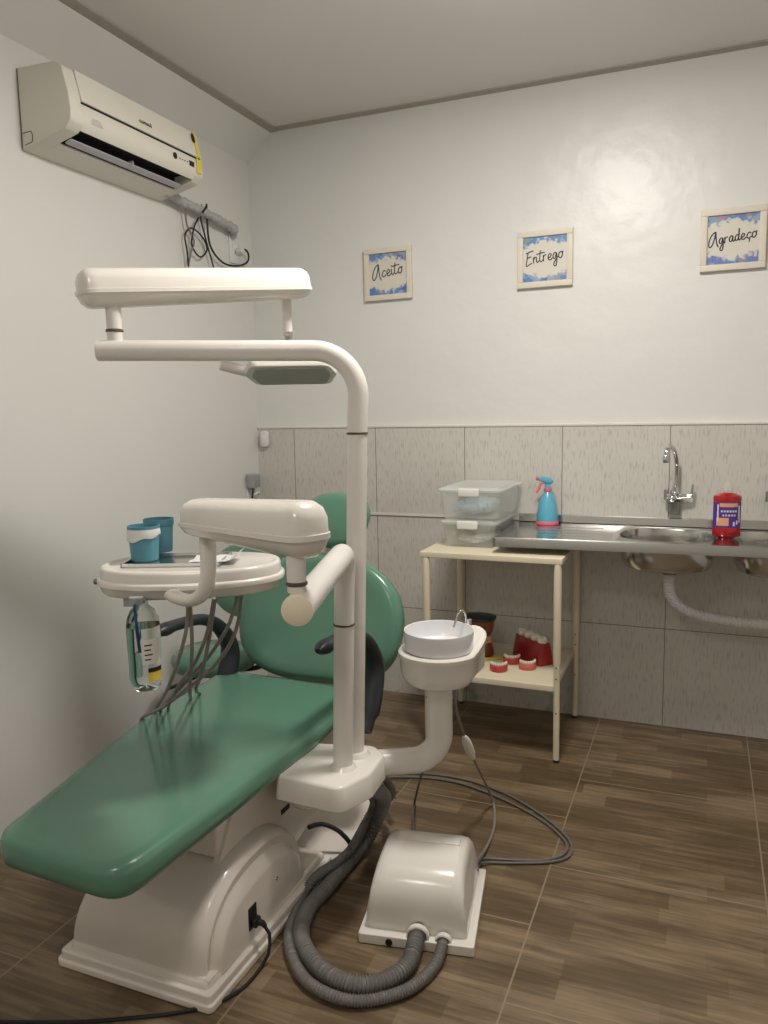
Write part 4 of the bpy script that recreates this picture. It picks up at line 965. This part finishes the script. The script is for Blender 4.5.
# taps
def tap(dx, label):
    t = thing('sink_tap', label, 'tap', (2.185+dx, -.016, 1.03))
    b = new(); box(b, (2.16+dx, -.05, 1.012), (2.212+dx, -.016, 1.075), bev=.006); part('mounting_block', b, 'zinc', t)
    b = new(); tube(b, [(2.155+dx, -.05, 1.095), (2.215+dx, -.05, 1.095)], .017, 18); lathe(b, [(.018, 0), (.022, .005), (.022, .025), (.016, .035), (.012, .05)], (2.19+dx, -.05, 1.09), 20)
    bmesh.ops.create_uvsphere(b, u_segments=16, v_segments=12, radius=.018, matrix=T(2.178+dx, -.068, 1.085))
    tube(b, [(2.152+dx, -.055, 1.08), (2.152+dx, -.055, 1.125)], .011, 14)
    part('valve_body', b, 'chrome', t)
    b = new(); tube(b, spline([(2.19+dx, -.05, 1.13), (2.195+dx, -.05, 1.19), (2.192+dx, -.062, 1.25), (2.182+dx, -.09, 1.30), (2.165+dx, -.13, 1.322), (2.155+dx, -.168, 1.31), (2.152+dx, -.18, 1.285)], .008), .0095, 16)
    lathe(b, [(.012, 0), (.0135, .003), (.0135, .028), (.010, .034)], (2.152+dx, -.181, 1.253), 18); part('spout', b, 'chrome', t)
    b = new(); tube(b, [(2.21+dx, -.05, 1.095), (2.25+dx, -.052, 1.097), (2.262+dx, -.052, 1.102)], [.014, .010, .010], 14); tube(b, [(2.258+dx, -.052, 1.10), (2.262+dx, -.052, 1.15)], [.007, .005], 10); part('handle', b, 'chrome', t)
tap(-.016, 'chrome swan-neck tap behind the sink bowl beside the soap bottle')
tap(.395, 'chrome tap cut off by the right edge of the photo')
# spray bottle
SPX, SPY = 1.612, -.085
t = thing('spray_bottle', 'light blue spray bottle with pink trigger on the steel drainboard', 'spray bottle', (SPX, SPY, SZ))
b = new(); lathe(b, [(0, .012), (.044, .012), (.046, .02), (.044, .05), (.036, .095), (.024, .128), (.016, .140), (.014, .145), (0, .145)], seg=32, caps=False); obj('bottle', b, 'spray', t); t.scale = (1.1, 1.1, 1.08)
b = new(); lathe(b, [(0, 0), (.045, 0), (.048, .004), (.047, .014), (.044, .018), (0, .018)], seg=32, caps=False); obj('pink_band', b, 'pink', t)
b = new(); lathe(b, [(.016, .143), (.017, .145), (.017, .158), (.015, .16)], seg=20); obj('pink_collar', b, 'pink', t)
b = new(); R = []
for x, hz, zc, w in ((.022, .006, .188, .007), (.012, .014, .188, .011), (-.004, .018, .190, .012), (-.024, .012, .198, .010), (-.040, .009, .201, .008)):
    R.append([(x, w*math.cos(2*PI*k/12), zc+hz*math.sin(2*PI*k/12)) for k in range(12)])
rings(b, R); lathe(b, [(.013, .158), (.012, .176)], seg=16); b.transform(RZ(.5)); obj('spray_head', b, 'spray', t)
b = new(); lathe(b, [(.006, 0), (.008, .004), (.008, .012), (.005, .014)], (0, 0, 0), 14, T(-.038, 0, .201) @ RY(-PI/2)); tube(b, spline([(-.016, 0, .186), (-.032, 0, .176), (-.040, 0, .156), (-.052, 0, .140)], .006), .0058, 10); b.transform(RZ(.5)); obj('trigger', b, 'pink', t)
# soap bottle
t = thing('soap_bottle', 'bottle of red liquid soap with purple label between the two sink bowls', 'bottle', (2.383, -.245, SZ), math.radians(12))
def ell(bm, prof, seg=40, asp=.62):
    vs = lathe(bm, prof, seg=seg, caps=False)
    for v in vs:
        if abs(v.co.z) < .166: v.co.y *= asp
b = new(); ell(b, [(0, 0), (.042, 0), (.052, .006), (.054, .02), (.050, .04), (.050, .125), (.053, .145), (.050, .156), (.034, .163), (.018, .168), (0, .168)]); obj('bottle', b, 'redliq', t); t.scale = (1.06, 1.06, 1.1)
b = new(); lathe(b, [(.015, .166), (.015, .176), (.019, .178), (.019, .197), (.013, .199), (.007, .200), (.007, .210), (.0, .211)], seg=20); obj('cap', b, 'clearbox', t)
def elabel(bm, r, a0, a1, z0, z1, n=16, asp=.62):
    R_ = [[((r+dr)*math.cos(a), (r+dr)*math.sin(a)*asp, z) for a in [a0+(a1-a0)*k/n for k in range(n+1)]] for dr, z in ((0, z0), (0, z1), (.0008, z1), (.0008, z0), (0, z0))]
    rings(bm, R_, False, False, close=False)
b = new(); elabel(b, .0505, PI*1.0, PI*1.92, .038, .135, 20); obj('label', b, 'purple', t)

b = new(); elabel(b, .0515, PI*1.28, PI*1.72, .116, .130, 8); obj('label_header', b, 'orange', t)
b = new(); elabel(b, .0515, PI*1.2, PI*1.5, .045, .075, 8); obj('label_picture', b, 'orange', t)
b = new(); elabel(b, .0522, PI*1.22, PI*1.26, .06, .125, 3); elabel(b, .0522, PI*1.74, PI*1.79, .07, .12, 4)
for k in range(6): elabel(b, .0522, PI*(1.32+.065*k), PI*(1.36+.065*k), .096, .104, 2)
for k in range(5): elabel(b, .0522, PI*(1.36+.065*k), PI*(1.395+.065*k), .081, .088, 2)
for k in range(3): elabel(b, .0522, PI*(1.60+.08*k), PI*(1.645+.08*k), .044+.006*k, .060+.005*k, 2)
obj('label_lettering', b, 'paper', t)

# ------------------------------------------------------------------ light and camera
ld = bpy.data.lights.new('ceiling_lamp', 'AREA'); ld.shape = 'DISK'; ld.size = .32; ld.energy = 40; ld.color = (1, .95, .88)
lo = bpy.data.objects.new('ceiling_lamp', ld); lo.location = (1.79, -1.5, 2.90); COL.objects.link(lo)
ld = bpy.data.lights.new('ceiling_bulb', 'POINT'); ld.shadow_soft_size = .14; ld.energy = 20; ld.color = (1, .95, .88)
lo = bpy.data.objects.new('ceiling_bulb', ld); lo.location = (1.79, -1.5, 2.80); COL.objects.link(lo)
ld = bpy.data.lights.new('rear_fill_light', 'AREA'); ld.shape = 'DISK'; ld.size = .6; ld.energy = 20; ld.color = (1, .94, .86)  # unseen fill light added behind the camera to brighten the chair base front
lo = bpy.data.objects.new('rear_fill_light', ld); lo.location = (1.5, -4.0, 2.92); COL.objects.link(lo)
w = bpy.data.worlds.new('World'); SC.world = w; w.use_nodes = True
w.node_tree.nodes['Background'].inputs[0].default_value = (.5, .48, .45, 1); w.node_tree.nodes['Background'].inputs[1].default_value = .1

cam = bpy.data.cameras.new('camera'); co = bpy.data.objects.new('camera', cam); COL.objects.link(co); SC.camera = co
cam.sensor_fit = 'VERTICAL'; cam.sensor_height = 24; cam.lens = 780.1187*24/1024; cam.clip_start = .05
p, ro, ya = 0.129473711, -0.0187286055, 0.391053676
f = Vector((-math.sin(ya), math.cos(ya), 0)); r = Vector((math.cos(ya), math.sin(ya), 0)); u = Vector((0, 0, 1))
f2 = f*math.cos(p)-u*math.sin(p); u2 = u*math.cos(p)+f*math.sin(p)
r3 = r*math.cos(ro)+u2*math.sin(ro); u3 = u2*math.cos(ro)-r*math.sin(ro)
mw = Matrix((( r3.x, u3.x, -f2.x, 2.28996908), (r3.y, u3.y, -f2.y, -3.75559803), (r3.z, u3.z, -f2.z, 1.5), (0, 0, 0, 1)))
co.matrix_world = mw
SC.view_settings.view_transform = 'Standard'; SC.view_settings.look = 'None'; SC.view_settings.gamma = 1; SC.view_settings.use_curve_mapping = False
SC.view_settings.exposure = -.26
